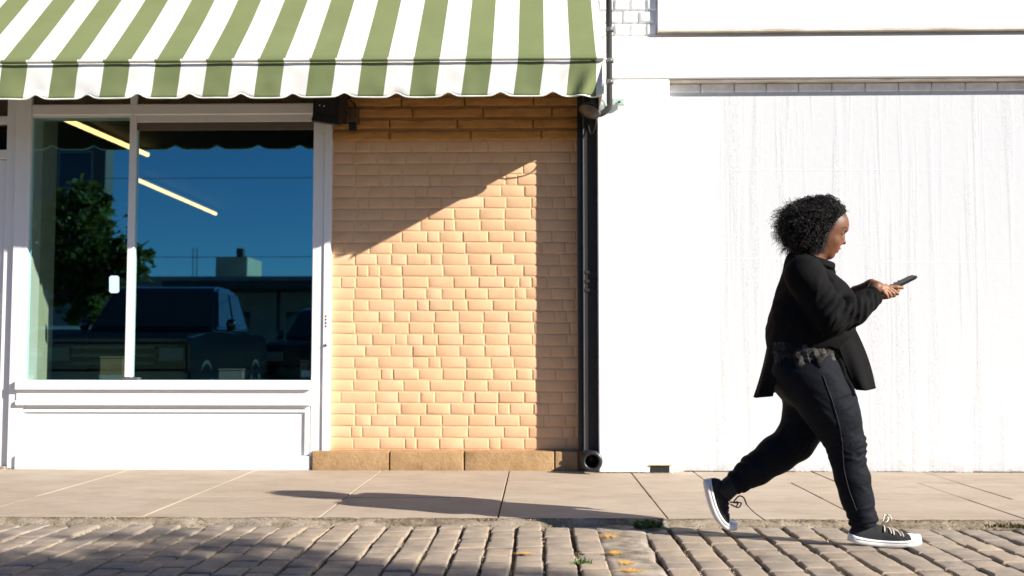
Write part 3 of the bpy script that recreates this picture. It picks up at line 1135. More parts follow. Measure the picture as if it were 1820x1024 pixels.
JY = -.07
jb = thing('cable_sensor', U(628, 210, JY), 'small brown sensor box with looped cables on the brick wall under the awning', 'sensor')
a, b = U(619, 219, JY), U(637, 193, JY)
box('casing', (a.x, JY - .03, a.z), (b.x, -.012, b.z), M['brown_board'], jb, .006, 2)
a, b = U(621, 233, JY), U(634, 219.5, JY)
box('sensor_head', (a.x, JY - .035, a.z), (b.x, JY + .01, b.z), M['dark_rubber'], jb, .006, 2)
for path in ([(604, 205), (612, 216), (622, 220)], [(606, 193), (615, 198), (620, 204)], [(622, 194), (616, 180), (622, 168), (626, 150)], [(634, 196), (629, 184), (622, 176), (618, 150)]):
    tube('cable', smooth_path([U(*p, JY + .03) for p in path]), .0055, M['dark_rubber'], jb, 6)

# ================================================================ the street opposite (seen mirrored in the shop window)
def RP(px, py, D):                              # pixel of a reflection at path length D from the mirrored camera -> world
    return Vector(((px - 955) / FPX * D, 7.9 - D, .82 + (630 - py) / FPX * D))


M['bld_mauve'] = plain('mauve_grey_render', (.075, .055, .058), .8, var=.1, vs=1.5)
M['bld_grey'] = plain('grey_render', (.26, .24, .22), .85, var=.15, vs=2)
M['bld_tan'] = plain('tan_render', (.36, .30, .235), .85, var=.1, vs=2)
M['bld_dark'] = plain('dark_canopy_metal', (.02, .02, .022), .6)
M['bark'] = plain('tree_bark', (.10, .07, .045), .9, var=.35, vs=12, bump=.6, bs=20)
n = NT('tree_leaf')
oi = n.objrand()
n.set(n.ramp(n.noise(4, 3), [(.3, (.030, .045, .010)), (.7, (.085, .085, .018))]), .55, spec=.3)
tl = n.node('ShaderNodeBsdfTranslucent'); tl.inputs[0].default_value = (.13, .13, .02, 1)
ms = n.node('ShaderNodeMixShader'); ms.inputs[0].default_value = .35
n.lk(n.b.outputs[0], ms.inputs[1]); n.lk(tl.outputs[0], ms.inputs[2]); n.lk(ms.outputs[0], n.n['Material Output'].inputs['Surface'])
M['leaf'] = n.m
M['grass'] = plain('weed_green', (.075, .13, .03), .6, var=.4, vs=40)
M['dry_grass'] = plain('dry_moss', (.12, .10, .04), .9, var=.4, vs=40)
def paint(name, c): 
    n = NT(name); n.set(c, .22, .2, .6); n.b.inputs['Coat Weight'].default_value = .6; n.b.inputs['Coat Roughness'].default_value = .05
    return n.m
M['car_navy'] = paint('navy_car_paint', (.004, .006, .011))
M['car_black'] = paint('black_car_paint', (.008, .009, .012))
M['car_silver'] = paint('silver_car_paint', (.35, .36, .38))
M['chrome'] = plain('chrome_trim', (.45, .48, .52), .15, 1.0, var=.02)
M['dark_chrome'] = plain('dark_chrome', (.10, .12, .15), .2, 1.0, var=.02)
M['lamp_glass'] = plain('headlamp_glass', (.14, .145, .15), .1, var=.02)
M['tail_red'] = plain('tail_red', (.25, .02, .03), .3)

far_pav = box('far_pavement', (-40, -26, -.2), (40, -18.5, .02), M['concrete'], None, .02)
tag(far_pav, kind='structure')


def facade(name, x0, x1, y0, y1, h, mat, label, cat, wins, trim):
    t = thing(name, ((x0 + x1) / 2, y1, 0), label, cat)
    box('wall', (x0, y0, -.1), (x1, y1, h), mat, t, .02)
    box('roof', (x0 - .1, y0 - .1, h + .003), (x1 + .1, y1 + .12, h + .22), trim, t, .02)
    for (a, b, c, d) in wins:
        w = box('window', (a, y1 - .05, c), (b, y1 + .03, d), trim, t, .01)
        mesh_obj('pane', [(a + .06, y1 + .034, c + .06), (a + .06, y1 + .034, d - .06), (b - .06, y1 + .034, d - .06), (b - .06, y1 + .034, c + .06)], [(0, 1, 2, 3)], M['car_glass'], w)
    return t


a = RP(178, 300, 42)
wins = [(a.x - 1.9 - k * 2.6, a.x - .5 - k * 2.6, z, z + 1.5) for k in range(5) for z in (1.0, 4.2, 7.4, 10.6)]
facade('tall_building', a.x - 14, a.x, a.y - .8, a.y, 15, M['bld_mauve'], 'tall mauve grey building mirrored at the edge of the shop window behind the tree', 'building', wins, M['bld_grey'])
a = RP(232, 503, 36)
wins = [(a.x + .6 + k * 2.3, a.x + 1.8 + k * 2.3, .6, 2.3) for k in range(9)]
low = facade('low_building', a.x - 3, 16, a.y - 9, a.y, a.z, M['bld_grey'], 'low grey building with a dark canopy mirrored in the shop window', 'building', wins, M['bld_grey'])
b = RP(295, 506, 34.5)
box('canopy', (b.x, low.location.y + .01, b.z - .16), (16, low.location.y + 2.0, b.z + .10), M['bld_dark'], low, .02)
for k in range(5):
    x = b.x + .4 + k * 3.3
    tube('canopy_post', [(x, low.location.y + 1.8, 0), (x, low.location.y + 1.8, b.z - .16)], .06, M['bld_dark'], low)
p0, p1 = RP(381, 498, 38), RP(438, 456, 38)
bk = box('bulkhead', (p0.x, p0.y - 2, low['_z'] if '_z' in low else a.z + .2), (p1.x, p0.y, p1.z), M['bld_tan'], low, .02)
box('vent', (p0.x + .65, p0.y - .6, p1.z), (p0.x + .9, p0.y - .3, p1.z + .33), M['bld_dark'], low, .02)
for px in (340, 347):
    q = RP(px, 440, 40)
    tube('aerial', [(q.x, q.y, a.z + .2), (q.x, q.y, q.z)], .018, M['bld_dark'], low, 5)

# utility wires on two poles
for x in (-26, 22):
    t = thing('utility_pole', (x, -20, 0), 'tall timber utility pole on the far pavement' + (' beyond the tree' if x < 0 else ' carrying the street wires'), 'pole')
    tube('shaft', [(x, -20, -.2), (x, -20, 6.6)], [.13, .10], M['bark'], t, 10)
    box('crossarm', (x - .06, -20.8, 5.9), (x + .06, -19.2, 6.02), M['bark'], t, .01)
for i, (py, D) in enumerate([(315, 27.9), (457, 28.4), (514, 27.1)]):
    q = RP(400, py, D)
    pts = [(x, q.y, q.z + .012 * ((x + 8) / 10) ** 2) for x in (-26, -20, -14, -10, -7, -4, 0, 6, 14, 22)]
    w = tube('overhead_wire', pts, .008, M['dark_rubber'], None, 5)
    tag(w, ['highest overhead wire mirrored under the scalloped band in the shop window', 'overhead wire mirrored level with the rooftop box in the shop window', 'lowest overhead wire mirrored just over the dark canopy in the shop window'][i], 'wire', 'overhead wires across the street')


def tree(name, base, crowns, label, leaves, seed, leaf=.09, trunk_r=.13):
    r = random.Random(seed)
    t = thing(name, base, label, 'tree')
    bx, by, bz = base
    c0 = crowns[0]
    parts = [tube_data(smooth_path([(bx, by, bz - .2), (bx + .05, by, bz + c0[2] * .3), (c0[0] * .6 + bx * .4, c0[1] * .6 + by * .4, bz + c0[2] * .62), (c0[0], c0[1], c0[2] + .3)], 4), [trunk_r * (1 - k / 18) for k in range(13)], 9)]
    fork = Vector((c0[0] * .6 + bx * .4, c0[1] * .6 + by * .4, bz + c0[2] * .62))
    for (cx, cy, cz, rr) in crowns:
        for k in range(4):
            e = Vector((cx, cy, cz)) + Vector((r.uniform(-1, 1), r.uniform(-1, 1), r.uniform(-.5, 1))) * rr * .75
            m = (fork + e) / 2 + Vector((0, 0, .15))
            parts.append(tube_data(smooth_path([fork, m, e], 4), [trunk_r * .45 * (1 - k2 / 11) for k2 in range(9)], 6))
    mesh_obj('trunk', *join_data(parts), M['bark'], t, True)
    V, F = [], []
    tot = sum(c[3] ** 2 for c in crowns)
    for (cx, cy, cz, rr) in crowns:
        n = int(leaves * rr ** 2 / tot)
        clumps = []
        for k in range(max(10, n // 45)):
            d = Vector((r.gauss(0, 1), r.gauss(0, 1), r.gauss(0, 1))).normalized() * rr * (r.random() ** .35)
            clumps.append((Vector((cx, cy, cz)) + Vector((d.x, d.y, d.z * .85)), r.uniform(.12, .30) * rr))
        for k in range(n):
            c, s = r.choice(clumps)
            p = c + Vector((r.gauss(0, 1), r.gauss(0, 1), r.gauss(0, .8))) * s * .6
            u = Vector((r.gauss(0, 1), r.gauss(0, 1), r.gauss(0, .6))).normalized()
            w = u.cross(Vector((r.gauss(0, 1), r.gauss(0, 1), r.gauss(0, 1)))).normalized()
            l = leaf * r.uniform(.7, 1.3)
            o = len(V)
            V += [p - u * l, p + w * l * .5, p + u * l, p - w * l * .5]
            F.append((o, o + 1, o + 2, o + 3))
    mesh_obj('crown', V, F, M['leaf'], t)
    return t


q = RP(140, 440, 27)
tree('street_tree', (q.x - .2, q.y, 0), [(q.x - .1, q.y, 3.4, 1.35), (q.x + .75, q.y - .2, 3.0, .95), (q.x - 1.1, q.y + .3, 3.6, 1.2), (q.x - .2, q.y, 4.5, .85), (q.x + .3, q.y, 2.2, .8), (q.x + 1.35, q.y, 3.5, .45)],
     'leafy green street tree mirrored in the narrow pane of the shop window', 9000, 5, .11)
tree('street_tree', (7.9, -8.75, KZ), [(7.25, -8.42, 4.6, 1.05), (8.3, -8.9, 4.9, 1.0), (8.4, -8.7, 4.1, .8), (6.7, -8.6, 5.3, .6), (7.8, -9.4, 5.7, .9)],  # unseen tree, added as a shade caster for the cobbles
     'young leafy tree added out of view behind the camera to shade the cobbles by the shopfront', 7000, 9, .085, .09)


def xf(t, pts):
    return [t @ Vector(p) for p in pts]


def prism(name, prof, x0, x1, mat, parent, T, taper=0.0, ztop=None, bev=.03):
    """side profile (y, z) spun out between x0 and x1, upper points drawn in by taper"""
    bm = bmesh.new()
    zs = [p[1] for p in prof]
    lo, hi = min(zs), max(zs)
    L = [bm.verts.new((x0 + taper * (z - lo) / (hi - lo), y, z)) for y, z in prof]
    Rr = [bm.verts.new((x1 - taper * (z - lo) / (hi - lo), y, z)) for y, z in prof]
    n = len(prof)
    bm.faces.new(L); bm.faces.new(Rr[::-1])
    for i in range(n):
        bm.faces.new([L[(i + 1) % n], L[i], Rr[i], Rr[(i + 1) % n]])
    bmesh.ops.bevel(bm, geom=list(bm.edges), offset=bev, segments=2, affect='EDGES', clamp_overlap=True)
    for v in bm.verts: v.co = T @ v.co
    return bm_obj(name, bm, mat, parent, smooth=False)


def wheel(parent, T, x, y, r):
    c = Vector((x, y, r))
    V, F = lathe_data([(r * .6, -.10), (r * .97, -.115), (r, -.07), (r, .07), (r * .97, .115), (r * .6, .10)], 20, 'X', c)
    w = mesh_obj('wheel', xf(T, V), F, M['dark_rubber'], parent, True)
    s = 1 if x > 0 else -1
    V, F = lathe_data([(0, s * .085), (r * .2, s * .10), (r * .5, s * .08), (r * .62, s * .105), (r * .64, s * .09)], 16, 'X', c)
    mesh_obj('rim', xf(T, V), F, M['dark_chrome'], w, True)


def quad(name, pts, mat, parent, T, th=.01):
    P = xf(T, pts)
    nrm = (P[1] - P[0]).cross(P[2] - P[0]).normalized() * th
    V = P + [p + nrm for p in P]
    k = len(P)
    F = [tuple(range(k))[::-1], tuple(range(k, 2 * k))] + [(i, (i + 1) % k, k + (i + 1) % k, k + i) for i in range(k)]
    return mesh_obj(name, V, F, mat, parent)


def vehicle(name, loc, rz, W, body, cab, mat, label, cat, wheels, wr, taper=.16, bars=False):
    t = thing(name, loc, label, cat, rz=rz)
    T = Matrix.Translation(loc) @ Matrix.Rotation(rz, 4, 'Z')
    prism('body', body, -W / 2, W / 2, mat, t, T, 0.03, bev=.05)
    c = prism('cab', cab, -W / 2 + .05, W / 2 - .05, mat, t, T, taper, bev=.05)
    lo = min(p[1] for p in cab); hi = max(p[1] for p in cab)
    # windscreen: between the two foremost cab points
    cs = sorted(cab, key=lambda p: -p[0])
    (yb, zb) = max((p for p in cab if p[1] < lo + .1), key=lambda p: p[0])
    (yt, zt) = max((p for p in cab if p[1] > hi - .12), key=lambda p: p[0])
    xi = lambda z: W / 2 - .05 - taper * (z - lo) / (hi - lo)
    e = .013
    f = lambda s: (yb + (yt - yb) * s, zb + (zt - zb) * s)
    y1, z1 = f(.10); y2, z2 = f(.90)
    quad('windscreen', [(-xi(z1) + .09, y1 + e, z1 + e), (xi(z1) - .09, y1 + e, z1 + e), (xi(z2) - .09, y2 + e, z2 + e), (-xi(z2) + .09, y2 + e, z2 + e)], M['car_glass'], t, T)
    (yr, zr) = min((p for p in cab if p[1] < lo + .1), key=lambda p: p[0])
    (yq, zq) = min((p for p in cab if p[1] > hi - .12), key=lambda p: p[0])
    nw = 2 if (yb - yr) > 1.9 else 1
    for s in (-1, 1):
        for k in range(nw):
            ua, ub = .06 + k * .94 / nw, (k + 1) / nw * .94
            za, zt_ = lo + .08 * 1, hi - .10
            def yy(u, z):
                v = (z - lo) / (hi - lo)
                a_ = yb + (yt - yb) * v; b_ = yr + (yq - yr) * v
                return a_ + (b_ - a_) * u
            P = [(s * (xi(za) + .006), yy(ua, za), za), (s * (xi(za) + .006), yy(ub, za), za), (s * (xi(zt_) + .006), yy(ub, zt_), zt_), (s * (xi(zt_) + .006), yy(ua, zt_), zt_)]
            quad('side_window', P if s < 0 else P[::-1], M['car_glass'], t, T, .008)
        m0 = T @ Vector((s * (W / 2 + .10), yb - .35, lo + .12))
        V, F = lathe_data([(0, -.09), (.07, -.08), (.09, 0), (.07, .08), (0, .09)], 8, 'Z', (0, 0, 0))
        mesh_obj('wing_mirror', [m0 + Vector((v[0] * .9, v[1] * .6, v[2])) for v in V], F, mat, t, True)
    for (x, y) in wheels:
        for s in (-1, 1):
            wheel(t, T, s * (W / 2 - .12), y, wr)
    fy = max(p[0] for p in body)
    fz = [p for p in body if p[0] > fy - .12]
    zl, zh = min(p[1] for p in fz), max(p[1] for p in fz)
    for s in (-1, 1):
        quad('headlight', [(s * (W / 2 - .42), fy + .006, zh - .28), (s * (W / 2 - .10), fy + .006, zh - .28), (s * (W / 2 - .10), fy + .006, zh - .10), (s * (W / 2 - .42), fy + .006, zh - .10)][::s], M['lamp_glass'], t, T, .02)
    prism('bumper', [(fy - .05, zl - .05), (fy + .12, zl - .02), (fy + .12, zl + .16), (fy - .05, zl + .19)], -W / 2 + .02, W / 2 - .02, M['dark_chrome'], t, T, 0, bev=.03)
    if bars:
        for k in range(3):
            z = zh - .12 - k * .11
            prism('grille_bar', [(fy, z), (fy + .04, z + .005), (fy + .04, z + .045), (fy, z + .05)], -W / 2 + .46, W / 2 - .46, M['dark_chrome'], t, T, 0, bev=.012)
    quad('number_plate', [(-.16, fy + .125, zl), (.16, fy + .125, zl), (.16, fy + .125, zl + .12), (-.16, fy + .125, zl + .12)], M['white_dot'], t, T, .006)
    ry = min(p[0] for p in body)
    for s in (-1, 1):
        quad('tail_light', [(s * (W / 2 - .24), ry - .006, zh - .3), (s * (W / 2 - .08), ry - .006, zh - .3), (s * (W / 2 - .08), ry - .006, zh - .06), (s * (W / 2 - .24), ry - .006, zh - .06)][::-s], M['tail_red'], t, T, .02)
    return t


truck_body = [(2.65, .45), (2.70, .60), (2.68, 1.04), (2.55, 1.13), (1.15, 1.20), (-2.65, 1.20), (-2.70, .55), (-2.6, .45)]
truck_cab = [(1.10, 1.19), (.30, 1.90), (.05, 1.95), (-.85, 1.95), (-1.10, 1.85), (-1.30, 1.19)]
vehicle('pickup_truck', (-5.95, -9.6, KZ), R(-3), 2.06, truck_body, truck_cab, M['car_navy'], 'dark navy pickup truck mirrored in the shop window, nose towards the shop', 'pickup truck', [(0, 1.75), (0, -1.65)], .39, .2, True)
suv_body = [(2.3, .42), (2.34, .6), (2.3, 1.0), (2.15, 1.1), (1.1, 1.15), (-2.3, 1.15), (-2.34, .5), (-2.2, .42)]
suv_cab = [(1.05, 1.14), (.3, 1.78), (.0, 1.84), (-2.0, 1.82), (-2.15, 1.7), (-2.25, 1.14)]
vehicle('parked_car', (-4.25, -15.1, KZ), R(2), 1.95, suv_body, suv_cab, M['car_black'], 'black high-roofed car mirrored behind the pickup in the shop window', 'car', [(0, 1.45), (0, -1.45)], .36, .18)
sed_body = [(2.2, .35), (2.25, .5), (2.2, .80), (2.0, .88), (.95, .94), (-2.1, .95), (-2.25, .85), (-2.25, .45), (-2.1, .35)]
sed_cab = [(.9, .93), (.1, 1.38), (-.2, 1.43), (-1.0, 1.42), (-1.3, 1.34), (-1.85, .94)]
vehicle('parked_car', (-9.4, -13.6, KZ), R(-6), 1.8, sed_body, sed_cab, M['car_silver'], 'silver saloon mirrored beneath the tree in the narrow pane', 'car', [(0, 1.35), (0, -1.35)], .32, .2)

# ================================================================ small growth on the ground
def tuft(name, c, spread, n, h, mat, label, cat, seed, group=None):
    r = random.Random(seed)
    V, F = [], []
    for k in range(n):
        a = r.uniform(0, 6.283); q = math.sqrt(r.random())
        b = Vector((c.x + spread[0] * q * math.cos(a), c.y + spread[1] * q * math.sin(a), c.z))
        d = Vector((r.gauss(0, .5), r.gauss(0, .5), 1)).normalized() * h * r.uniform(.5, 1.1)
        s = d.cross(Vector((r.gauss(0, 1), r.gauss(0, 1), .1))).normalized() * h * r.uniform(.06, .12)
        m = b + d * .55 + Vector((0, 0, h * .05))
        o = len(V)
        V += [b - s, b + s, m + s * 1.2, m - s * 1.2, b + d + Vector((d.x, d.y, -abs(d.x) * .4)) * .4]
        F += [(o, o + 1, o + 2, o + 3), (o + 3, o + 2, o + 4)]
    ob = mesh_obj(name, V, F, mat)
    return tag(ob, label, cat, group)


p = G(1150, 936, -.02)
tuft('weed', p + Vector((0, 0, -.005)), (.065, .028), 240, .045, M['grass'], 'bright green weed tuft growing at the kerb beside the concrete patch', 'weed', 1)
p = G(1037, 1006, KZ - .01)
tuft('weed', p, (.03, .03), 70, .035, M['grass'], 'small green weed in a cobble joint beside the orange paint marks', 'weed', 2)
p = G(1030, 988, KZ - .01)
tuft('weed', p, (.012, .03), 30, .025, M['dry_grass'], 'dry brownish weed sprig in the cobble joint above the small green weed', 'weed', 3)
p = G(1795, 938, -.02)
tuft('weed', p, (.12, .03), 130, .03, M['dry_grass'], 'dry weed patch along the kerb beyond the walking person', 'weed', 4)
# moss and grit gathered in joints and against walls: uncountable crumbs
def crumbs(name, lines, n, size, mat, seed, parent):
    r = random.Random(seed)
    V, F = [], []
    for k in range(n):
        (a, b, w, zz) = r.choice(lines)
        t = r.random()
        p = a.lerp(b, t) + Vector((r.gauss(0, 1) * w[0], r.gauss(0, 1) * w[1], zz))
        if mnoise(Vector((p.x * 5, p.y * 5, seed))) < -.08: continue
        s = size * r.uniform(.4, 1.4)
        o = len(V)
        V += [p + Vector((s * r.uniform(.5, 1), 0, 0)), p + Vector((-s * .5, s * r.uniform(.5, 1), 0)), p + Vector((-s * .5, -s * r.uniform(.5, 1), 0)), p + Vector((0, 0, s * r.uniform(.5, 1.1)))]
        F += [(o, o + 1, o + 3), (o + 1, o + 2, o + 3), (o + 2, o, o + 3), (o, o + 2, o + 1)]
    ob = mesh_obj(name, V, F, mat, parent)
    return tag(ob, kind='stuff')


wall_lines = [(Vector((WX0, WY - .008, 0)), Vector((WX1, WY - .008, 0)), (.01, .007), .0)] + [(Vector((WX1, RYY - .012, 0)), Vector((4.5, RYY - .012, 0)), (.01, .011), .0)] * 4
crumbs('wall_foot_dirt', wall_lines, 5200, .006, M['slab_joint'], 3, pav)
crumbs('wall_foot_moss', wall_lines, 700, .006, M['dry_grass'], 5, pav)
jl = []
for (a, b), (c_, d_) in zip(cols[:-1], cols[1:]):
    xm = (max(a, c_) + min(b, d_)) / 2
    if abs(xm - .4) < .12: continue
    jl.append((Vector((xm, -2.36, KZ - .012)), Vector((xm, -4.2, KZ - .012)), (.0045, .01), 0))
crumbs('joint_grit', jl, 9000, .005, M['concrete'], 7, road)
crumbs('joint_moss', jl, 9000, .005, M['dry_grass'], 8, road)
kl = [(Vector((-3, -2.335, KZ + .004)), Vector((3.2, -2.335, KZ + .004)), (.01, .022), 0), (Vector((-3, -2.29, -.004)), Vector((3.2, -2.29, -.004)), (.01, .012), 0)]
crumbs('kerb_grit', kl, 2600, .0045, M['kerb'], 9, road)
crumbs('kerb_moss', kl, 1500, .0045, M['dry_grass'], 10, road)

# ================================================================ the walking person
YP = -2.73                                      # plane the figure walks in
PS = FPX / (YP - CAM.y)                         # photo pixels per metre there


def B(px, py, dy=0.0):                          # photo pixel on the figure's middle plane, pushed dy in depth (seen outline keeps its pixel)
    return np.array(U(px, py, YP + dy))


def rp(r): return r / PS


# ---- distance-field modelling: smooth unions of tapered limbs, meshed with surface nets
def smin(a, b, k):
    h = np.clip(.5 + .5 * (b - a) / k, 0, 1)
    return b + (a - b) * h - k * h * (1 - h)


def smax(a, b, k): return -smin(-a, -b, k)


def cone(P, a, b, ra, rb, ys=1.0):
    """tapered capsule; ys squashes its depth"""
    S = np.array([1, 1 / ys, 1])
    a = np.asarray(a); b = np.asarray(b)
    q = (P - a) * S; d = (b - a) * S
    t = np.clip((q @ d) / max(d @ d, 1e-9), 0, 1)
    dist = np.linalg.norm(q - t[:, None] * d, axis=1) - (ra + (rb - ra) * t)
    return dist * min(1.0, ys)


def ell(P, c, r, rot=None):
    q = P - np.asarray(c)
    if rot is not None: q = q @ rot
    r = np.asarray(r)
    k0 = np.linalg.norm(q / r, axis=1); k1 = np.linalg.norm(q / (r * r), axis=1) + 1e-9
    return k0 * (k0 - 1) / k1


def rotY(deg):                                   # local frame turned in the picture plane (x-z)
    a = R(deg); c, s = math.cos(a), math.sin(a)
    return np.array([[c, 0, -s], [0, 1, 0], [s, 0, c]])


def chain(P, pts, rads, ys=1.0, k=.02):
    d = None
    for (a, b, ra, rb) in zip(pts[:-1], pts[1:], rads[:-1], rads[1:]):
        e = cone(P, a, b, ra, rb, ys)
        d = e if d is None else smin(d, e, k)
    return d


def nets(f, lo, hi, h, slack=.02):
    lo = np.asarray(lo, float); hi = np.asarray(hi, float)
    Bk = 12
    nb = np.ceil((hi - lo) / (h * Bk)).astype(int)
    n = nb * Bk + 1
    val = np.ones(n, np.float32)
    ci = np.stack(np.meshgrid(*[np.arange(k) for k in nb], indexing='ij'), -1).reshape(-1, 3)
    cc = lo + (ci + .5) * Bk * h
    dc = f(cc)
    cand = ci[np.abs(dc) < Bk * h * .9 + slack]
    for c in ci[dc < -(Bk * h * .9 + slack)]:
        val[c[0] * Bk:c[0] * Bk + Bk + 1, c[1] * Bk:c[1] * Bk + Bk + 1, c[2] * Bk:c[2] * Bk + Bk + 1] = -1
    loc = np.stack(np.meshgrid(*[np.arange(Bk + 1)] * 3, indexing='ij'), -1).reshape(-1, 3)
    step = 60
    for s in range(0, len(cand), step):
        cs = cand[s:s + step]
        idx = (cs[:, None, :] * Bk + loc[None]).reshape(-1, 3)
        v = f(lo + idx * h)
        val[idx[:, 0], idx[:, 1], idx[:, 2]] = v
    sgn = val < 0
    corners = np.array([[i, j, k] for i in (0, 1) for j in (0, 1) for k in (0, 1)])
    cnt = np.zeros(n - 1, np.int8)
    for (i, j, k) in corners:
        cnt += sgn[i:n[0] - 1 + i, j:n[1] - 1 + j, k:n[2] - 1 + k]
    cells = np.argwhere((cnt > 0) & (cnt < 8))
    cv = np.stack([val[cells[:, 0] + i, cells[:, 1] + j, cells[:, 2] + k] for (i, j, k) in corners], 1)
    acc = np.zeros((len(cells), 3)); num = np.zeros(len(cells))
    for a in range(8):
        for b in range(a + 1, 8):
            if np.abs(corners[a] - corners[b]).sum() != 1: continue
            va, vb = cv[:, a], cv[:, b]
            m = (va < 0) != (vb < 0)
            t = np.where(m, va / np.where(m, va - vb, 1), 0)
            p = corners[a] + t[:, None] * (corners[b] - corners[a])
            acc[m] += p[m]; num[m] += 1
    verts = lo + (cells + acc / num[:, None]) * h
    vid = -np.ones(n - 1, np.int32)
    vid[cells[:, 0], cells[:, 1], cells[:, 2]] = np.arange(len(cells))
    faces = []
    for ax in range(3):
        sl0 = [slice(None)] * 3; sl1 = [slice(None)] * 3
        sl0[ax] = slice(0, n[ax] - 1); sl1[ax] = slice(1, n[ax])
        df = sgn[tuple(sl0)] != sgn[tuple(sl1)]
        e = np.argwhere(df)
        u, w = [(1, 2), (2, 0), (0, 1)][ax]
        ok = (e[:, u] > 0) & (e[:, w] > 0) & (e[:, u] < n[u] - 1) & (e[:, w] < n[w] - 1)
        e = e[ok]
        def g(du, dw):
            q = e.copy(); q[:, u] -= du; q[:, w] -= dw
            return vid[q[:, 0], q[:, 1], q[:, 2]]
        quad_ = np.stack([g(1, 1), g(0, 1), g(0, 0), g(1, 0)], 1)
        flip = ~sgn[e[:, 0], e[:, 1], e[:, 2]]
        quad_[flip] = quad_[flip][:, ::-1]
        faces.append(quad_)
    F = np.concatenate(faces)
    return verts, F[(F >= 0).all(1)]


def relax(V, F, it=1, lam=.5):
    E = np.concatenate([F[:, [0, 1]], F[:, [1, 2]], F[:, [2, 3]], F[:, [3, 0]]])
    for _ in range(it):
        s = np.zeros_like(V); c = np.zeros(len(V))
        np.add.at(s, E[:, 0], V[E[:, 1]]); np.add.at(s, E[:, 1], V[E[:, 0]])
        np.add.at(c, E[:, 0], 1); np.add.at(c, E[:, 1], 1)
        V = V + lam * (s / np.maximum(c, 1)[:, None] - V)
    return V


def np_mesh(name, V, F, mat, parent, smooth=True, cols=None):
    me = bpy.data.meshes.new(name)
    F = np.asarray(F)
    k = F.shape[1]
    me.vertices.add(len(V)); me.vertices.foreach_set('co', np.asarray(V, np.float32).ravel())
    me.loops.add(F.size); me.loops.foreach_set('vertex_index', F.astype(np.int32).ravel())
    me.polygons.add(len(F)); me.polygons.foreach_set('loop_start', np.arange(0, F.size, k, dtype=np.int32))
    me.polygons.foreach_set('use_smooth', np.full(len(F), smooth))
    me.materials.append(mat)
    me.update(calc_edges=True)
    me.validate()
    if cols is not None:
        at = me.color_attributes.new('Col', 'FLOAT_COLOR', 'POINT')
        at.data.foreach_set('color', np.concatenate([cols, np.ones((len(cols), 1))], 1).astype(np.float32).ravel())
    o = bpy.data.objects.new(name, me)
    return link(o, parent)


def sdf_obj(name, f, lo, hi, h, mat, parent, it=1, colf=None):
    V, F = nets(f, lo, hi, h)
    if it: V = relax(V, F, it)
    return np_mesh(name, V, F, mat, parent, True, colf(V) if colf else None)


def wn3(P, s, seed=0.0):                          # cheap smooth pseudo-noise for cloth
    x, y, z = (P * s).T
    return (np.sin(x * 1.7 + 1.3 * np.sin(z * 1.1 + seed) + seed) * np.sin(z * 2.1 + 1.7 * np.sin(y * 1.3 + seed * 2)) + .5 * np.sin(y * 2.7 + x * 1.9 + 2.1 * np.sin(z * 2.3 + seed)))


# ---- materials
n = NT('brown_skin')
vc = n.node('ShaderNodeVertexColor', layer_name='Col')
c = n.mix(.35, vc.outputs[0], n.mix(n.noise(60, 4), (.75, .75, .75), (1.15, 1.1, 1.1)), 'MULTIPLY')
n.set(c, .5, spec=.35)
n.b.inputs['Subsurface Weight'].default_value = .12
n.b.inputs['Subsurface Radius'].default_value = (.012, .004, .002)
n.b.inputs['Subsurface Scale'].default_value = .4
n.bump(n.noise(420, 3), .12, .0008)
M['skin'] = n.m
n = NT('black_knit')
f = n.noise(300, 3, .6, (1, 1, .4)); g = n.noise(9, 5)
n.set(n.ramp(g, [(.3, (.0034, .0034, .0038)), (.7, (.0058, .0057, .006))]), .85, spec=.09)
n.b.inputs['Sheen Weight'].default_value = .012
n.b.inputs['Sheen Roughness'].default_value = .5
n.b.inputs['Sheen Tint'].default_value = (.25, .27, .32, 1)
b1 = n.bump(n.noise(17, 5, .6), .35, .012)
n.bump(f, .35, .0015, b1)
M['jacket'] = n.m
n = NT('black_denim')
f = n.noise(500, 2, .6, (1, 1, .25)); g = n.noise(8, 5)
n.set(n.ramp(g, [(.3, (.0030, .0040, .0068)), (.7, (.0055, .0070, .0115))]), .72, spec=.12)
n.b.inputs['Sheen Weight'].default_value = .012
n.b.inputs['Sheen Tint'].default_value = (.3, .35, .45, 1)
b1 = n.bump(n.noise(24, 5, .6, (1, 1, 1.4)), .4, .010)
n.bump(f, .3, .001, b1)
M['denim'] = n.m
M['seam'] = plain('denim_seam_thread', (.011, .013, .018), .7)
n = NT('grey_lace')
f = n.voro(330); g = n.noise(170, 5, .75)
c = n.mix(n.ramp(f, [(.25, (0, 0, 0)), (.5, (1, 1, 1))]), (.008, .008, .008), (.075, .072, .066))
c = n.mix(n.ramp(g, [(.55, (0, 0, 0)), (.62, (1, 1, 1))]), c, (.17, .15, .125))
c = n.mix(n.ramp(n.noise(14, 4), [(.42, (1, 1, 1)), (.58, (0, 0, 0))]), c, (.007, .007, .007))
n.set(c, .85, spec=.15)
n.bump(g, .8, .006)
M['lace'] = n.m
n = NT('black_hair')
n.set(n.ramp(n.noise(30, 3), [(.35, (.006, .005, .005)), (.7, (.020, .016, .014))]), .42, spec=.4)
M['hair'] = n.m
M['hair_core'] = plain('dense_black_hair', (.008, .0065, .0055), .8, spec=.15, var=.4, vs=60, bump=.9, bs=140, bd=.006)
M['canvas'] = plain('black_canvas', (.005, .006, .009), .8, bump=.3, bs=300, bd=.001)
M['sole'] = plain('white_rubber', (.74, .73, .71), .5, var=.07, vs=20)
M['lace_white'] = plain('cream_shoelace', (.55, .51, .42), .8, bump=.4, bs=200, bd=.001)
M['lace_dark'] = plain('dark_shoelace', (.035, .033, .03), .8)
M['phone'] = plain('black_phone_case', (.008, .009, .011), .45, spec=.25, var=.05)
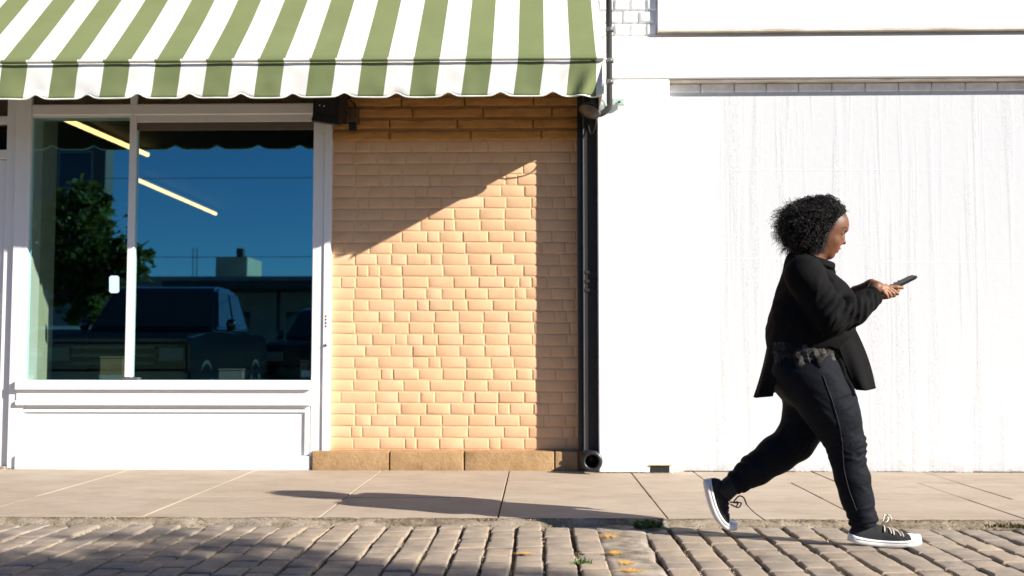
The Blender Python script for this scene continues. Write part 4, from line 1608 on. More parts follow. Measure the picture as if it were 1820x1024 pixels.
M['phone_edge'] = plain('phone_metal_edge', (.22, .25, .29), .25, .8, var=.05)
n = NT('phone_screen'); n.set((.005, .006, .007), .35, spec=.15); M['screen'] = n.m
M['eye_white'] = plain('eye_white', (.55, .5, .46), .2, var=.02)
M['eye_dark'] = plain('eye_dark', (.012, .008, .006), .1)

root_xyz = U(1430, 950, YP)
person = thing('person', (root_xyz.x, YP, KZ), 'person in black jacket and dark jeans walking past the white wall, typing on a phone', 'person')

# ---- body: head, neck, chest, arms and hands in one skin
HR = rotY(0)
near_sh, near_el, near_wr = B(1432, 484, -.17), B(1474, 566, -.215), B(1545, 526, -.115)
far_sh, far_el, far_wr = B(1448, 484, .17), B(1482, 572, .20), B(1521, 519, .085)
hand_n = B(1562, 514, -.095)
hand_f = B(1569, 521, .015)

# phone frame
ph_c = B(1601, 503.5, .0)
ph_u = np.array(Vector((47, 0, 23.5)).normalized())                 # long axis, up towards the far end
ph_t = np.array(Vector((-.42, -.17, .86)).normalized())              # screen normal, back to the face and a little to the camera
ph_t = ph_t - ph_u * (ph_t @ ph_u); ph_t /= np.linalg.norm(ph_t)
ph_s = np.cross(ph_t, ph_u)                                          # across the phone
if ph_s[1] > 0: ph_s = -ph_s                                         # towards the camera


def finger(P, pts, r0, r1, k=.003):
    rr = np.linspace(r0, r1, len(pts))
    return chain(P, pts, list(rr), 1.0, k)


def ph(u, s, t): return ph_c + ph_u * u + ph_s * s + ph_t * t


fingers = []
# near hand: palm above the phone's lower half, forefinger tapping, the others curled
kn = [B(1574, 508, -.075), B(1576, 512, -.092), B(1575.5, 517, -.104), B(1573, 521.5, -.112)]
fingers.append(([kn[0], B(1583, 513.5, -.078), B(1590, 518.5, -.070), B(1595.5, 522.5, -.062)], .0098, .0078))
fingers.append(([kn[1], B(1582, 517.5, -.094), B(1588, 522, -.088), B(1585, 526, -.080)], .0094, .0074))
fingers.append(([kn[2], B(1580, 521.5, -.106), B(1583, 526, -.098), B(1577, 528, -.090)], .0090, .0070))
fingers.append(([kn[3], B(1576, 525, -.114), B(1577.5, 529, -.106), B(1571, 530, -.098)], .0082, .0062))
fingers.append(([B(1558, 510, -.070), B(1566, 509, -.050), B(1575, 511, -.036), B(1583, 511, -.026)], .0105, .0075))    # thumb
# far hand: palm under the phone, fingers along its far edge, thumb lying on its near edge
fingers.append(([B(1570, 517, -.030), B(1582, 510.5, -.050), B(1594, 510.5, -.050), B(1603.5, 511.5, -.046)], .0112, .0080))
for i, (u0, L) in enumerate(((.004, .0), (-.016, .002), (-.036, .0), (-.054, -.003))):
    fingers.append(([ph(u0 - .012, -.010, -.020), ph(u0, -.034, -.017), ph(u0 + .004, -.045 - L * .2, -.008), ph(u0 + .006, -.044, .001)], .0088, .0060))
# near-side heel of the far palm, seen below the near hand


def f_body(P):
    # torso under the clothes, down to the hips
    d = cone(P, B(1436, 650), B(1438, 585), rp(44), rp(46), 1.15)
    d = smin(d, cone(P, B(1438, 585), B(1438, 515), rp(46), rp(43), 1.2), .03)
    d = smin(d, cone(P, B(1440, 490, -.15), B(1444, 490, .15), rp(20), rp(20)), .05)
    # neck
    d = smin(d, cone(P, B(1433, 488), B(1449, 440), rp(25), rp(23), .95), .03)
    # arms
    d = smin(d, chain(P, [near_sh, near_el, near_wr], [rp(22), rp(18), rp(10)]), .02)
    d = smin(d, chain(P, [far_sh, far_el, far_wr], [rp(22), rp(18), rp(11)]), .02)
    # skull and face
    h = ell(P, B(1456, 403), (rp(47), .077, rp(41)))
    h = smin(h, ell(P, B(1473, 398), (rp(35), .066, rp(33))), .02)
    h = smin(h, ell(P, B(1466, 430), (rp(28), .060, rp(30)), rotY(-20)), .022)
    h = smin(h, cone(P, B(1449, 440, -.028), B(1472, 451.5, -.012), rp(9), rp(8)), .02)       # jaw, both sides
    h = smin(h, cone(P, B(1449, 440, .028), B(1472, 451.5, .012), rp(9), rp(8)), .02)
    h = smin(h, ell(P, B(1475, 452), (rp(7.5), .019, rp(7.2))), .012)                          # chin
    for s in (-1, 1):
        h = smin(h, ell(P, B(1482, 427, s * .036), (rp(9.5), .021, rp(11))), .014)             # cheek
        h = smin(h, cone(P, B(1496, 407.5, s * .042), B(1503.8, 408.5, s * .008), .0062, .0066), .009)   # brow
        h = smax(h, -ell(P, B(1502, 416, s * .031), (rp(7.5), .0200, rp(5.2))), .008)            # eye socket
        h = smin(h, ell(P, B(1494.3, 415.6, s * .0305), (.0118, .0125, .0112)), .003)           # lidded eye
        h = smin(h, cone(P, B(1493.5, 412.6, s * .044), B(1501, 413.0, s * .024), .0028, .0034), .003)     # upper lid fold
    h = smax(h, -ell(P, B(1506.0, 417.5), (rp(5), .02, rp(4.4))), .009)                          # root of the nose
    h = smin(h, cone(P, B(1497.0, 415), B(1499.3, 430), .0068, .0088), .007)
    h = smin(h, ell(P, B(1499.6, 431.3), (rp(4.2), .0105, rp(3.7))), .005)                        # tip
    for s in (-1, 1):
        h = smin(h, ell(P, B(1494.6, 432.6, s * .0135), (rp(4.0), .0078, rp(3.0))), .004)        # nostril wing
    h = smax(h, -ell(P, B(1498.3, 436.0, -.007), (.0035, .003, .003)), .002)
    # mouth: muzzle, lips and the dip above the chin
    h = smin(h, ell(P, B(1481.8, 443.5), (rp(7.4), .028, rp(8.5))), .010)
    h = smax(h, -ell(P, B(1500.5, 437.8), (rp(5.6), .03, rp(2.4))), .004)
    h = smin(h, ell(P, B(1489.0, 441.4), (rp(5.2), .0215, rp(2.5)), rotY(-18)), .003)
    h = smin(h, ell(P, B(1485.2, 447.6), (rp(4.8), .0195, rp(2.7)), rotY(12)), .003)
    h = smax(h, -ell(P, B(1491.5, 444.5), (rp(5.5), .021, .0021)), .0016)
    h = smax(h, -ell(P, B(1486.0, 452.0), (rp(4.2), .020, rp(1.9))), .004)
    # ear
    e = ell(P, B(1447, 418, -.079), (rp(6), .008, rp(9.5)), rotY(-12))
    e = smax(e, -ell(P, B(1448, 416.5, -.089), (rp(3.4), .006, rp(5.5))), .004)
    h = smin(h, e, .006)
    e = ell(P, B(1447, 418, .079), (rp(6), .008, rp(9.5)), rotY(-12))
    h = smin(h, e, .006)
    d = smin(d, h, .016)
    # hands
    pn = cone(P, B(1549, 521, -.113), B(1556, 512, -.098), rp(10), rp(11), .8)
    pn = smin(pn, cone(P, B(1556, 511, -.098), B(1569, 512.5, -.088), rp(11.5), rp(8), .9), .012)
    pn = smin(pn, cone(P, B(1569, 512, -.080), B(1570, 519.5, -.106), rp(6.5), rp(6)), .01)
    pf = cone(P, far_wr, B(1549, 507, .045), rp(10.5), rp(10), 1.0)
    pf = smin(pf, cone(P, B(1549, 507, .045), B(1566, 521, .02), rp(10), rp(11), 1.5), .015)
    pf = smin(pf, cone(P, B(1562, 525, -.02), B(1578, 524, -.015), rp(8.5), rp(7.5), 1.6), .012)
    pf = smin(pf, cone(P, ph(-.03, .0, -.022), ph(-.055, .0, -.03), .013, .016, 1.6), .012)
    d = smin(d, pn, .008)
    d = smin(d, pf, .008)
    fn = None
    for pts, r0, r1 in fingers:
        e = finger(P, pts, r0, r1)
        fn = e if fn is None else np.minimum(fn, e)
    return smin(d, fn, .0035)


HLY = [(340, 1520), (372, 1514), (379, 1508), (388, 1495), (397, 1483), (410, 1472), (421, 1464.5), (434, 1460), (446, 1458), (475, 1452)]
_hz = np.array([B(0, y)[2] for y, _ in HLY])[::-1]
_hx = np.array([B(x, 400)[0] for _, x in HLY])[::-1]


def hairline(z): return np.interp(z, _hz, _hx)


SK = np.array([.140, .055, .0245])


def col_body(V):
    C = np.tile(SK, (len(V), 1))
    def blend(mask, col):
        m = np.clip(mask, 0, 1)[:, None]
        C[:] = C * (1 - m) + np.asarray(col) * m
    # palms and finger pads paler, knuckles darker
    hands = V[:, 0] > B(1545, 0)[0]
    blend(np.where(hands, .6, 0), (.33, .165, .085))
    def seg2(ax_, ay, bx_, by_):                 # distance in the picture plane, photo pixels
        a = B(ax_, ay)[[0, 2]]; b = B(bx_, by_)[[0, 2]]
        p = V[:, [0, 2]]; dd = b - a
        t = np.clip(((p - a) @ dd) / (dd @ dd), 0, 1)
        return np.linalg.norm(p - a - t[:, None] * dd, axis=1) * PS
    yy = np.abs(V[:, 1] - YP)
    lip = np.minimum(seg2(1486.5, 441.8, 1496, 441.0), seg2(1484, 447.6, 1492, 447.8))
    blend((2.7 - lip) / .9 * (yy < .0225) * .85, (.175, .052, .045))
    blend((1.0 - seg2(1485, 444.6, 1493, 444.4)) * (yy < .022), (.03, .010, .008))
    side = (yy > .012)
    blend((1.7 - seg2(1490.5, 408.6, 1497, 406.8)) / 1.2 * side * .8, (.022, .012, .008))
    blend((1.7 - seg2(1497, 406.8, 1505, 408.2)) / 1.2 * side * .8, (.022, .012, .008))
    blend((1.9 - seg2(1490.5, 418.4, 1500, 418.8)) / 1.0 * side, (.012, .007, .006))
    blend((1.2 - seg2(1494.5, 416.8, 1499.0, 416.6)) / .8 * side * .25, (.30, .22, .18))
    # short baby hair and hair-root shadow painted into the skin along the hairline
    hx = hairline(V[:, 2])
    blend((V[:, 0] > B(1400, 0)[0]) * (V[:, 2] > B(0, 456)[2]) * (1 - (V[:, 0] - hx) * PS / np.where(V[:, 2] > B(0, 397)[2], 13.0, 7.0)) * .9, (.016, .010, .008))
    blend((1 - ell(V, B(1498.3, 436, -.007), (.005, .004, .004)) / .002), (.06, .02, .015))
    blend(np.clip((ell(V, B(1497, 437), (.03, .03, .012)) * -1) / .02, 0, .25), (.20, .08, .05))
    return C


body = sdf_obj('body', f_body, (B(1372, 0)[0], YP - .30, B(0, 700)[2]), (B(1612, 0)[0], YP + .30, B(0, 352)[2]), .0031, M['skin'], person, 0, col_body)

def strokes(P, L, gate):
    p = P[:, [0, 2]]
    s = np.zeros(len(P))
    for (xa, ya, xb, yb, amp, wd) in L:
        a = B(xa, ya)[[0, 2]]; b = B(xb, yb)[[0, 2]]
        dd = b - a
        t = np.clip(((p - a) @ dd) / (dd @ dd), 0, 1)
        q = p - a - t[:, None] * dd
        nrm = np.array([-dd[1], dd[0]]) / np.linalg.norm(dd)
        sd = (q @ nrm) * PS / wd; e = np.linalg.norm(q, axis=1) * PS / wd
        # steep on one side, soft on the other, thinning to its ends
        s += amp * np.exp(-(e * np.where(sd > 0, 1.5, .75)) ** 2) * (1 - .7 * np.abs(2 * t - 1) ** 2)
    return s * gate


# ---- trousers
hipn = B(1442, 668, -.085)
hipf = B(1432, 676, .085)
NL = [B(1447, 672, -.085), B(1469, 712, -.092), B(1485, 745, -.097), B(1501, 785, -.10), B(1506, 815, -.102), B(1515, 850, -.108), B(1523, 885, -.112), B(1533, 921, -.115)]
NRr = [rp(v) for v in (55, 48, 41.5, 31.5, 27, 27.5, 25, 23.5)]
FL = [B(1438, 672, .085), B(1436, 715, .088), B(1427, 757, .092), B(1414, 783, .097), B(1380, 808, .102), B(1345, 833, .108), B(1313, 855, .112)]
FR = [rp(v) for v in (50, 41, 36.5, 34, 32, 27, 22)]


TROUSER_FOLDS = [(1538, 772, 1503, 781, 0.0050, 3.6), (1540, 784, 1496, 790, 0.0062, 3.6), (1539, 796, 1490, 799, 0.0056, 3.8), (1478, 806, 1512, 812, 0.0050, 3.6), (1476, 792, 1500, 803, 0.0037, 3.2),
                 (1536, 806, 1508, 822, 0.0037, 3.4), (1503, 690, 1440, 712, 0.0031, 4.5), (1512, 704, 1462, 735, 0.0031, 4.5), (1430, 716, 1470, 752, 0.0025, 4.5), (1420, 700, 1455, 722, 0.0025, 4),
                 (1499, 898, 1540, 888, 0.0043, 3.2), (1502, 910, 1550, 903, 0.0056, 3.4), (1506, 920, 1556, 915, 0.0056, 3.2), (1496, 884, 1520, 870, 0.0031, 3.4), (1500, 850, 1530, 872, 0.0025, 4)]


def f_trousers(P):
    d = cone(P, B(1434, 640), B(1430, 664), rp(58), rp(60), 1.22)
    d = smin(d, ell(P, B(1414, 660, -.07), (rp(42), .115, rp(38))), .03)                   # seat
    d = smin(d, ell(P, B(1417, 658, .07), (rp(38), .115, rp(36))), .03)
    nl = chain(P, NL, NRr, .92, .03)
    fl_ = chain(P, FL, FR, .95, .03)
    d = smin(d, nl, .035)
    d = smin(d, fl_, .035)
    d = smax(d, (P[:, 2] - B(0, 622)[2]), .01)
    # folds: rings at knee and ankle, drag lines at the thigh
    z = P[:, 2]
    zk, za = B(0, 792)[2], B(0, 918)[2]
    x = P[:, 0]
    near = P[:, 1] < YP
    ph_ = (z + .35 * x + .2 * P[:, 1])
    wk = np.exp(-((z - zk) / .055) ** 2); wa = np.exp(-((z - za) / .05) ** 2)
    crease = lambda q: 1 - 2 * np.abs(np.sin(q)) ** .7
    f = .0042 * wk * crease((z - .55 * x + .2 * P[:, 1]) * 95 + 1.2 * np.sin(P[:, 1] * 25)) * (.35 + .65 * (x > NL[3][0])) + .0050 * wa * crease((z - .4 * x) * 85 + .9 * np.sin(P[:, 1] * 28 + x * 25))
    ax = x - B(1305, 0)[0]
    wf = np.exp(-((ax - .0) / .07) ** 2)
    f2 = .0042 * wf * crease((x * .8 + z * .25) * 85 + .9 * np.sin(P[:, 1] * 26))
    wkf = np.exp(-((P[:, 0] - B(1400, 0)[0]) / .06) ** 2 - ((z - B(0, 778)[2]) / .06) ** 2)
    f3 = .004 * wkf * np.sin((x - .6 * z) * 190)
    d = d + np.where(near, f, f2 + f3)
    d = d - strokes(P, TROUSER_FOLDS, near)
    d = d + .0009 * wn3(P, 13, 1.0) + .0007 * wn3(P, 31, 4.0)
    # cut the hems open at the ankle
    nd = (NL[-1] - NL[-2]) / np.linalg.norm(NL[-1] - NL[-2])
    d = np.maximum(d, np.where(near, (P - NL[-1]) @ nd - rp(16), -1))
    fd = (FL[-1] - FL[-2]) / np.linalg.norm(FL[-1] - FL[-2])
    d = np.maximum(d, np.where(~near, (P - FL[-1]) @ fd - rp(15), -1))
    return d


trs = sdf_obj('trousers', f_trousers, (B(1268, 0)[0], YP - .28, B(0, 950)[2]), (B(1575, 0)[0], YP + .28, B(0, 600)[2]), .0044, M['denim'], person, 0)
# outer side seam of the near leg, laid on the cloth by walking down the leg's near side
def on_surface(f, p, d, n=60, step=.006):
    p = np.array(p, float); d = np.array(d, float)
    for _ in range(n):
        v = f(p[None])[0]
        if v < .0004: break
        p = p + d * max(v * .7, .0006)
    return p


seam = []
SEAM = smooth_path([Vector((x, y, 0)) for x, y in ((1472, 668), (1480, 690), (1489, 715), (1498, 742), (1506, 770), (1511, 792), (1513, 812), (1516, 840), (1522, 868), (1530, 893), (1538, 915))], 4)
for (px, py, _) in SEAM:
    q = B(px, py, -.30)
    seam.append(on_surface(f_trousers, q, (0, 1, 0)) + np.array([0, -.0022, 0]))
V, F = tube_data(smooth_path([Vector(p) for p in seam], 5), .0016, 6)
mesh_obj('side_seam', V, F, M['seam'], trs, True)

# ---- lace hem of the shirt under the jacket
def f_torso(P):
    d = cone(P, B(1437, 655), B(1439, 610), rp(66), rp(70), 1.05)
    d = smin(d, cone(P, B(1439, 610), B(1442, 560), rp(70), rp(68), 1.08), .03)
    d = smin(d, cone(P, B(1442, 560), B(1437, 515), rp(68), rp(55), 1.12), .03)
    return d


def sheet(name, th, rows, fn, mat, parent, thick=.003):
    V, F = [], []
    n = len(th)
    for j in range(rows + 1):
        for i, t in enumerate(th):
            V.append(fn(t, j / rows))
    for j in range(rows):
        for i in range(n - 1):
            a = j * n + i
            F.append((a, a + 1, a + n + 1, a + n))
    o = mesh_obj(name, V, F, mat, parent, True)
    md = o.modifiers.new('thickness', 'SOLIDIFY'); md.thickness = thick; md.offset = 0
    return o


def hipring(t, z_px, grow):
    """point round the hips: t = 0 faces ahead, 90 = towards the camera, 180 = back"""
    a = R(t)
    c = B(1430, z_px)
    return c + np.array([math.cos(a) * (rp(61) + grow), -math.sin(a) * (.190 + grow), 0])


def lace(t, v):
    a = R(t)
    ruff = .006 * math.sin(t * .21 + v * 3) + .004 * math.sin(t * .47 + v * 6) + .003 * mnoise(Vector((t * .5, v * 9, 0)))
    front = max(0, math.cos(a))
    zp = 608 + v * (42 + 9 * front + 4 * math.sin(t * .23) + 5 * mnoise(Vector((t * .35, 2, 0))) + 3 * mnoise(Vector((t * 1.3, 7, 0))))
    g = .004 + v * (.010 + ruff * 1.4) + .005 * mnoise(Vector((t * .22, v * 8, 3))) + .004 * mnoise(Vector((t * .6, v * 16, 5)))
    p = hipring(t, zp, g)
    return tuple(p)


sheet('lace_shirt', list(np.linspace(-40, 166, 150)), 12, lace, M['lace'], person, .004)

# ---- jacket: fitted upper part in one skin, flared skirts as hanging cloth
SLEEVE_FOLDS = [(1486, 541, 1470, 572, .010, 3.6), (1494, 538, 1484, 580, .011, 3.6), (1505, 534, 1500, 578, .009, 3.6), (1516, 531, 1514, 570, .009, 3.4), (1529, 526, 1528, 560, .008, 3.2), (1538, 519, 1540, 552, .007, 3.0),
                (1478, 520, 1448, 548, .006, 4.2), (1474, 500, 1448, 522, .005, 4.5), (1462, 560, 1446, 590, .007, 4), (1448, 566, 1436, 604, .007, 4.2), (1500, 590, 1470, 612, .007, 4), (1430, 500, 1420, 560, .004, 5),
                (1398, 560, 1384, 610, .006, 5), (1412, 580, 1404, 618, .006, 4.5), (1428, 590, 1424, 618, .006, 4), (1420, 470, 1452, 462, .005, 3.5), (1452, 470, 1472, 510, .004, 3)]


def f_jacket(P):
    d = chain(P, [B(1437, 630), B(1440, 590), B(1445, 550), B(1436, 512)], [rp(69), rp(73), rp(70), rp(50)], 1.06, .04)
    d = smin(d, cone(P, B(1428, 484, -.13), B(1430, 484, .13), rp(27), rp(27), 1.0), .05)
    d = smin(d, cone(P, B(1427, 470), B(1438, 456), rp(30), rp(24), 1.05), .03)
    d = smin(d, ell(P, B(1471, 540), (rp(42), .155, rp(42))), .04)                             # chest
    s1 = chain(P, [B(1430, 488, -.165), near_el, B(1516, 551, -.165), B(1549, 529, -.118)], [rp(34), rp(27), rp(23.5), rp(17.5)], 1.0, .03)
    s2 = chain(P, [B(1446, 488, .165), far_el, B(1508, 530, .11)], [rp(36), rp(28), rp(17)], 1.0, .03)
    # sleeve folds gather inside the elbow
    u = P - near_el
    w = np.exp(-(np.linalg.norm(u - (near_wr - near_el) * .25, axis=1) / .12) ** 2)
    s1 = s1 + .0075 * w * (1 - 2 * np.abs(np.sin((u[:, 0] * .75 - u[:, 2] * .65) * 88 + .9 * np.sin(u[:, 1] * 30))) ** .7) 
    q = P - B(1535, 540, -.13)
    w2 = np.exp(-(np.linalg.norm(q, axis=1) / .06) ** 2)
    s1 = s1 + .0045 * w2 * (1 - 2 * np.abs(np.sin((q[:, 0] * .85 - q[:, 2] * .5) * 95 + np.sin(q[:, 1] * 40))) ** .7)
    d = smin(d, s1, .018)
    d = smin(d, s2, .02)
    d = d + .0026 * wn3(P, 9, 2.0) + .0014 * wn3(P, 24, 6.0)
    d = d - strokes(P, SLEEVE_FOLDS, P[:, 1] < YP - .03)
    # open neck and cuffs
    d = smax(d, -cone(P, B(1437, 470), B(1458, 436), rp(24), rp(30), .95), .006)
    cn = (B(1556, 520, -.108) - near_el); cn /= np.linalg.norm(cn)
    d = np.maximum(d, np.where((P[:, 1] < YP) & (P[:, 0] > B(1530, 0)[0]), (P - B(1552, 526, -.114)) @ cn, -1))
    cf = (far_wr - far_el); cf /= np.linalg.norm(cf)
    d = np.maximum(d, np.where((P[:, 1] > YP + .03) & (P[:, 0] > B(1500, 0)[0]), (P - B(1513, 526, .10)) @ cf, -1))
    d = np.maximum(d, B(0, 619)[2] - P[:, 2] + .006 * np.sin(P[:, 0] * 60))
    return d


jk = sdf_obj('jacket', f_jacket, (B(1345, 0)[0], YP - .33, B(0, 660)[2]), (B(1572, 0)[0], YP + .33, B(0, 425)[2]), .0044, M['jacket'], person, 0)
# cuff bands
for nm, c, ax_, r in (('cuff', B(1551.5, 526.5, -.115), B(1556, 521, -.108) - near_el, rp(17.8)),):
    a_ = Vector(ax_).normalized()
    V, F = lathe_data([(r * .9, -.014), (r * .985, -.012), (r * .99, 0), (r * 1.0, .010), (r * .93, .011)], 22)
    qm = a_.to_track_quat('Z', 'Y').to_matrix()
    mesh_obj(nm, [Vector(c) + qm @ v for v in V], F, M['jacket'], jk, True)


def ringj(t, zp, grow):
    a = R(t)
    c = B(1437, zp)
    return c + np.array([math.cos(a) * (rp(70) + grow), -math.sin(a) * (.212 + grow), 0])


def lerp(a, b, t): return a + (b - a) * t


def skirt(t, v):
    """hanging back and far panels: t from 150 (near back edge) through 180 to 320 (far front)"""
    back = math.exp(-((t - 190) / 45) ** 2)
    top = ringj(t, 606, -.012)
    fold = .010 * math.sin(R(t) * 11) * v
    drop = 708 - 10 * (1 - back)
    p = ringj(t, lerp(600, drop, v), -.004 + (.022 + .040 * back) * v * .55 + fold)
    # the tail swings out behind
    p[0] -= .030 * back * v * v
    return tuple(p)


sheet('back_flap', list(np.linspace(152, 330, 90)), 14, skirt, M['jacket'], jk, .004)
# front flap swinging ahead of the thigh (a curved panel with the jacket's corner at its tip)
def flapf(u, v):
    """u across from its inner to its outer edge, v down"""
    A0 = B(1478, 585, -.185); A1 = B(1515, 575, -.10)
    B0 = B(1522, 693, -.19); B1 = B(1555, 690, -.10)
    top = A0 * (1 - u) + A1 * u; bot = B0 * (1 - u) + B1 * u
    p = top * (1 - v) + bot * v
    # lower edge dips between the two corners, outer edge bellies out
    p = p + np.array([0, 0, -1]) * rp(2) * math.sin(math.pi * u) * v + np.array([0, -1, 0]) * .025 * math.sin(math.pi * u) * (.3 + v)
    p = p + np.array([1, 0, 0]) * rp(7) * math.sin(math.pi * v) * (u - .2) + np.array([0, 1, 0]) * .010 * math.sin(u * 9 + v * 2) * v
    return tuple(p)


sheet('front_flap', list(np.linspace(0, 1, 26)), 20, flapf, M['jacket'], jk, .004)
def flapg(u, v):
    A0 = B(1508, 575, .10); A1 = B(1480, 575, .19)
    B0 = B(1538, 692, .11); B1 = B(1498, 690, .20)
    p = (A0 * (1 - u) + A1 * u) * (1 - v) + (B0 * (1 - u) + B1 * u) * v
    return tuple(p + np.array([rp(5) * math.sin(math.pi * v), .01 * math.sin(u * 8) * v, 0]))
sheet('front_flap', list(np.linspace(0, 1, 16)), 12, flapg, M['jacket'], jk, .004)
# collar: a band standing round the neck with one point turned out in front
def collar(t, v):
    a = R(t)
    c = B(1443 + 4 * math.cos(a), 468 + 6 * math.cos(a))
    r = rp(30) + .012 * math.sin(math.pi * v)
    h = math.sin(math.pi * min(1, max(0, (v)))) * .010
    return tuple(c + np.array([math.cos(a) * (r + .016 * v), -math.sin(a) * (.080 + .016 * v), (.022 + .010 * -math.cos(a)) - .034 * v + h]))
sheet('collar', list(np.linspace(32, 328, 60)), 6, collar, M['jacket'], jk, .004)
def cpoint(u, v):
    A0, A1 = B(1462, 466, -.055), B(1474, 470, -.025)
    B0, B1 = B(1474, 488, -.075), B(1485, 490, -.03)
    p = (A0 * (1 - u) + A1 * u) * (1 - v) + (B0 * (1 - u) + B1 * u) * v
    return tuple(p + np.array([.008 * math.sin(math.pi * v), -.006 * math.sin(math.pi * u), .006 * math.sin(math.pi * v)]))
sheet('collar_point', list(np.linspace(0, 1, 10)), 8, cpoint, M['jacket'], jk, .005)
# epaulette strap and zip pull catch the light
mesh_obj('zip_pull', *(lambda c: lathe_data([(0, -.006), (.004, -.004), (.004, .004), (0, .006)], 8, 'Z', c))(Vector(B(1514, 622, -.125))), M['chrome'], jk, True)

# ---- hair: a dark dense core and many separate coils
def f_hairvol(P):
    d = ell(P, B(1438, 399), (rp(56), .122, rp(47)), rotY(-6))
    d = smin(d, ell(P, B(1470, 381), (rp(39), .097, rp(33)), rotY(-10)), .03)
    d = smin(d, ell(P, B(1434, 426), (rp(36), .118, rp(22))), .03)
    return d


def face_cut(P):
    return (P[:, 0] - hairline(P[:, 2])) * .72    # > 0 on the face side of the hairline


def f_hair(P):
    d = f_hairvol(P) + .014
    d = d + .004 * np.sin(P[:, 0] * 260 + 2 * np.sin(P[:, 2] * 120)) * np.sin(P[:, 2] * 230 + P[:, 1] * 170) 
    return smax(d, face_cut(P) + .002, .008)


hr = sdf_obj('hair', f_hair, (B(1360, 0)[0], YP - .17, B(0, 470)[2]), (B(1520, 0)[0], YP + .17, B(0, 335)[2]), .0034, M['hair_core'], person, 0)
rh = np.random.default_rng(4)
# sample coil centres in the outer shell of the volume
lo = np.array([B(1366, 0)[0], YP - .15, B(0, 462)[2]]); hi = np.array([B(1512, 0)[0], YP + .15, B(0, 338)[2]])
S = rh.uniform(lo, hi, (60000, 3))
dv = f_hairvol(S)
bumpy = .5 + .5 * np.sin(S[:, 0] * 95 + 2 * np.sin(S[:, 1] * 60)) * np.sin(S[:, 2] * 88 + 2 * np.sin(S[:, 0] * 50 + S[:, 1] * 70))
bk = np.clip((B(1440, 0)[0] - S[:, 0]) / .12, 0, 1)
fr_ = np.clip((S[:, 0] - B(1468, 0)[0]) / .06, 0, 1)
S = S[(dv < -.006 - .006 * fr_ + (.007 + .012 * bk) * bumpy * (1 - fr_)) & (dv > -.024) & (face_cut(S) < -.004)][:1900]
extra_pts = []
cen = B(1446, 402)
NSEG, NS = 22, 3
Vh, Fh = [], []
base_i = 0
lock = {}
for p in S:
    key = tuple(np.floor((p + .003 * np.sin(p[::-1] * 300)) / .020).astype(int))
    if key not in lock:
        lock[key] = (rh.normal(0, .34, 3), rh.uniform(.0042, .0085), rh.uniform(1.5, 2.8), rh.uniform(0, 6.28))
    lk_ = lock[key]
    out = (p - cen); out = out / np.linalg.norm(out)
    flow = np.array([-.55, 0, -.55]) if p[2] > cen[2] else np.array([-.25, 0, -.9])
    dirv = out * .62 + flow * .75 + lk_[0] + rh.normal(0, .10, 3)
    # front of the head is combed flat
    frontness = max(0.0, (p[0] - B(1462, 0)[0]) / .12)
    if frontness > 0:
        dirv = np.array([-.8, out[1] * .4, -.05]) + rh.normal(0, .12, 3) + out * .12
    back = max(0.0, (B(1425, 0)[0] - p[0]) / .12)
    dirv = dirv / np.linalg.norm(dirv)
    L = rh.uniform(.026, .050) * (1 + .65 * back) * (.75 if frontness > .2 else 1)
    rad = lk_[1] * rh.uniform(.8, 1.2) * (.5 if frontness > .2 else 1)
    turns = lk_[2] * rh.uniform(.9, 1.1)
    a1 = np.cross(dirv, [0.31, .77, .55]); a1 /= np.linalg.norm(a1); a2 = np.cross(dirv, a1)
    ph0 = lk_[3] + rh.normal(0, .45)
    t = np.linspace(0, 1, NSEG)
    ang = ph0 + t * turns * 6.283
    cpts = p + np.outer(t * L - L * .35, dirv) + (np.cos(ang) * rad * (1 - .3 * t))[:, None] * a1 + (np.sin(ang) * rad * (1 - .3 * t))[:, None] * a2
    cpts[:, 2] -= .010 * t ** 2
    w = (.0009 + .0006 * rh.random()) * (1 - .55 * t)
    tang = np.gradient(cpts, axis=0); tang /= np.linalg.norm(tang, axis=1)[:, None]
    n1 = np.cross(tang, dirv + 1e-3); n1 /= (np.linalg.norm(n1, axis=1)[:, None] + 1e-9); n2 = np.cross(tang, n1)
    for k in range(NS):
        aa = 6.283 * k / NS
        Vh.append(cpts + n1 * (np.cos(aa) * w)[:, None] + n2 * (np.sin(aa) * w)[:, None])
    i = np.arange(NSEG - 1)
    for k in range(NS):
        k2 = (k + 1) % NS
        Fh.append(np.stack([base_i + k * NSEG + i, base_i + k2 * NSEG + i, base_i + k2 * NSEG + i + 1, base_i + k * NSEG + i + 1], 1))
    base_i += NS * NSEG
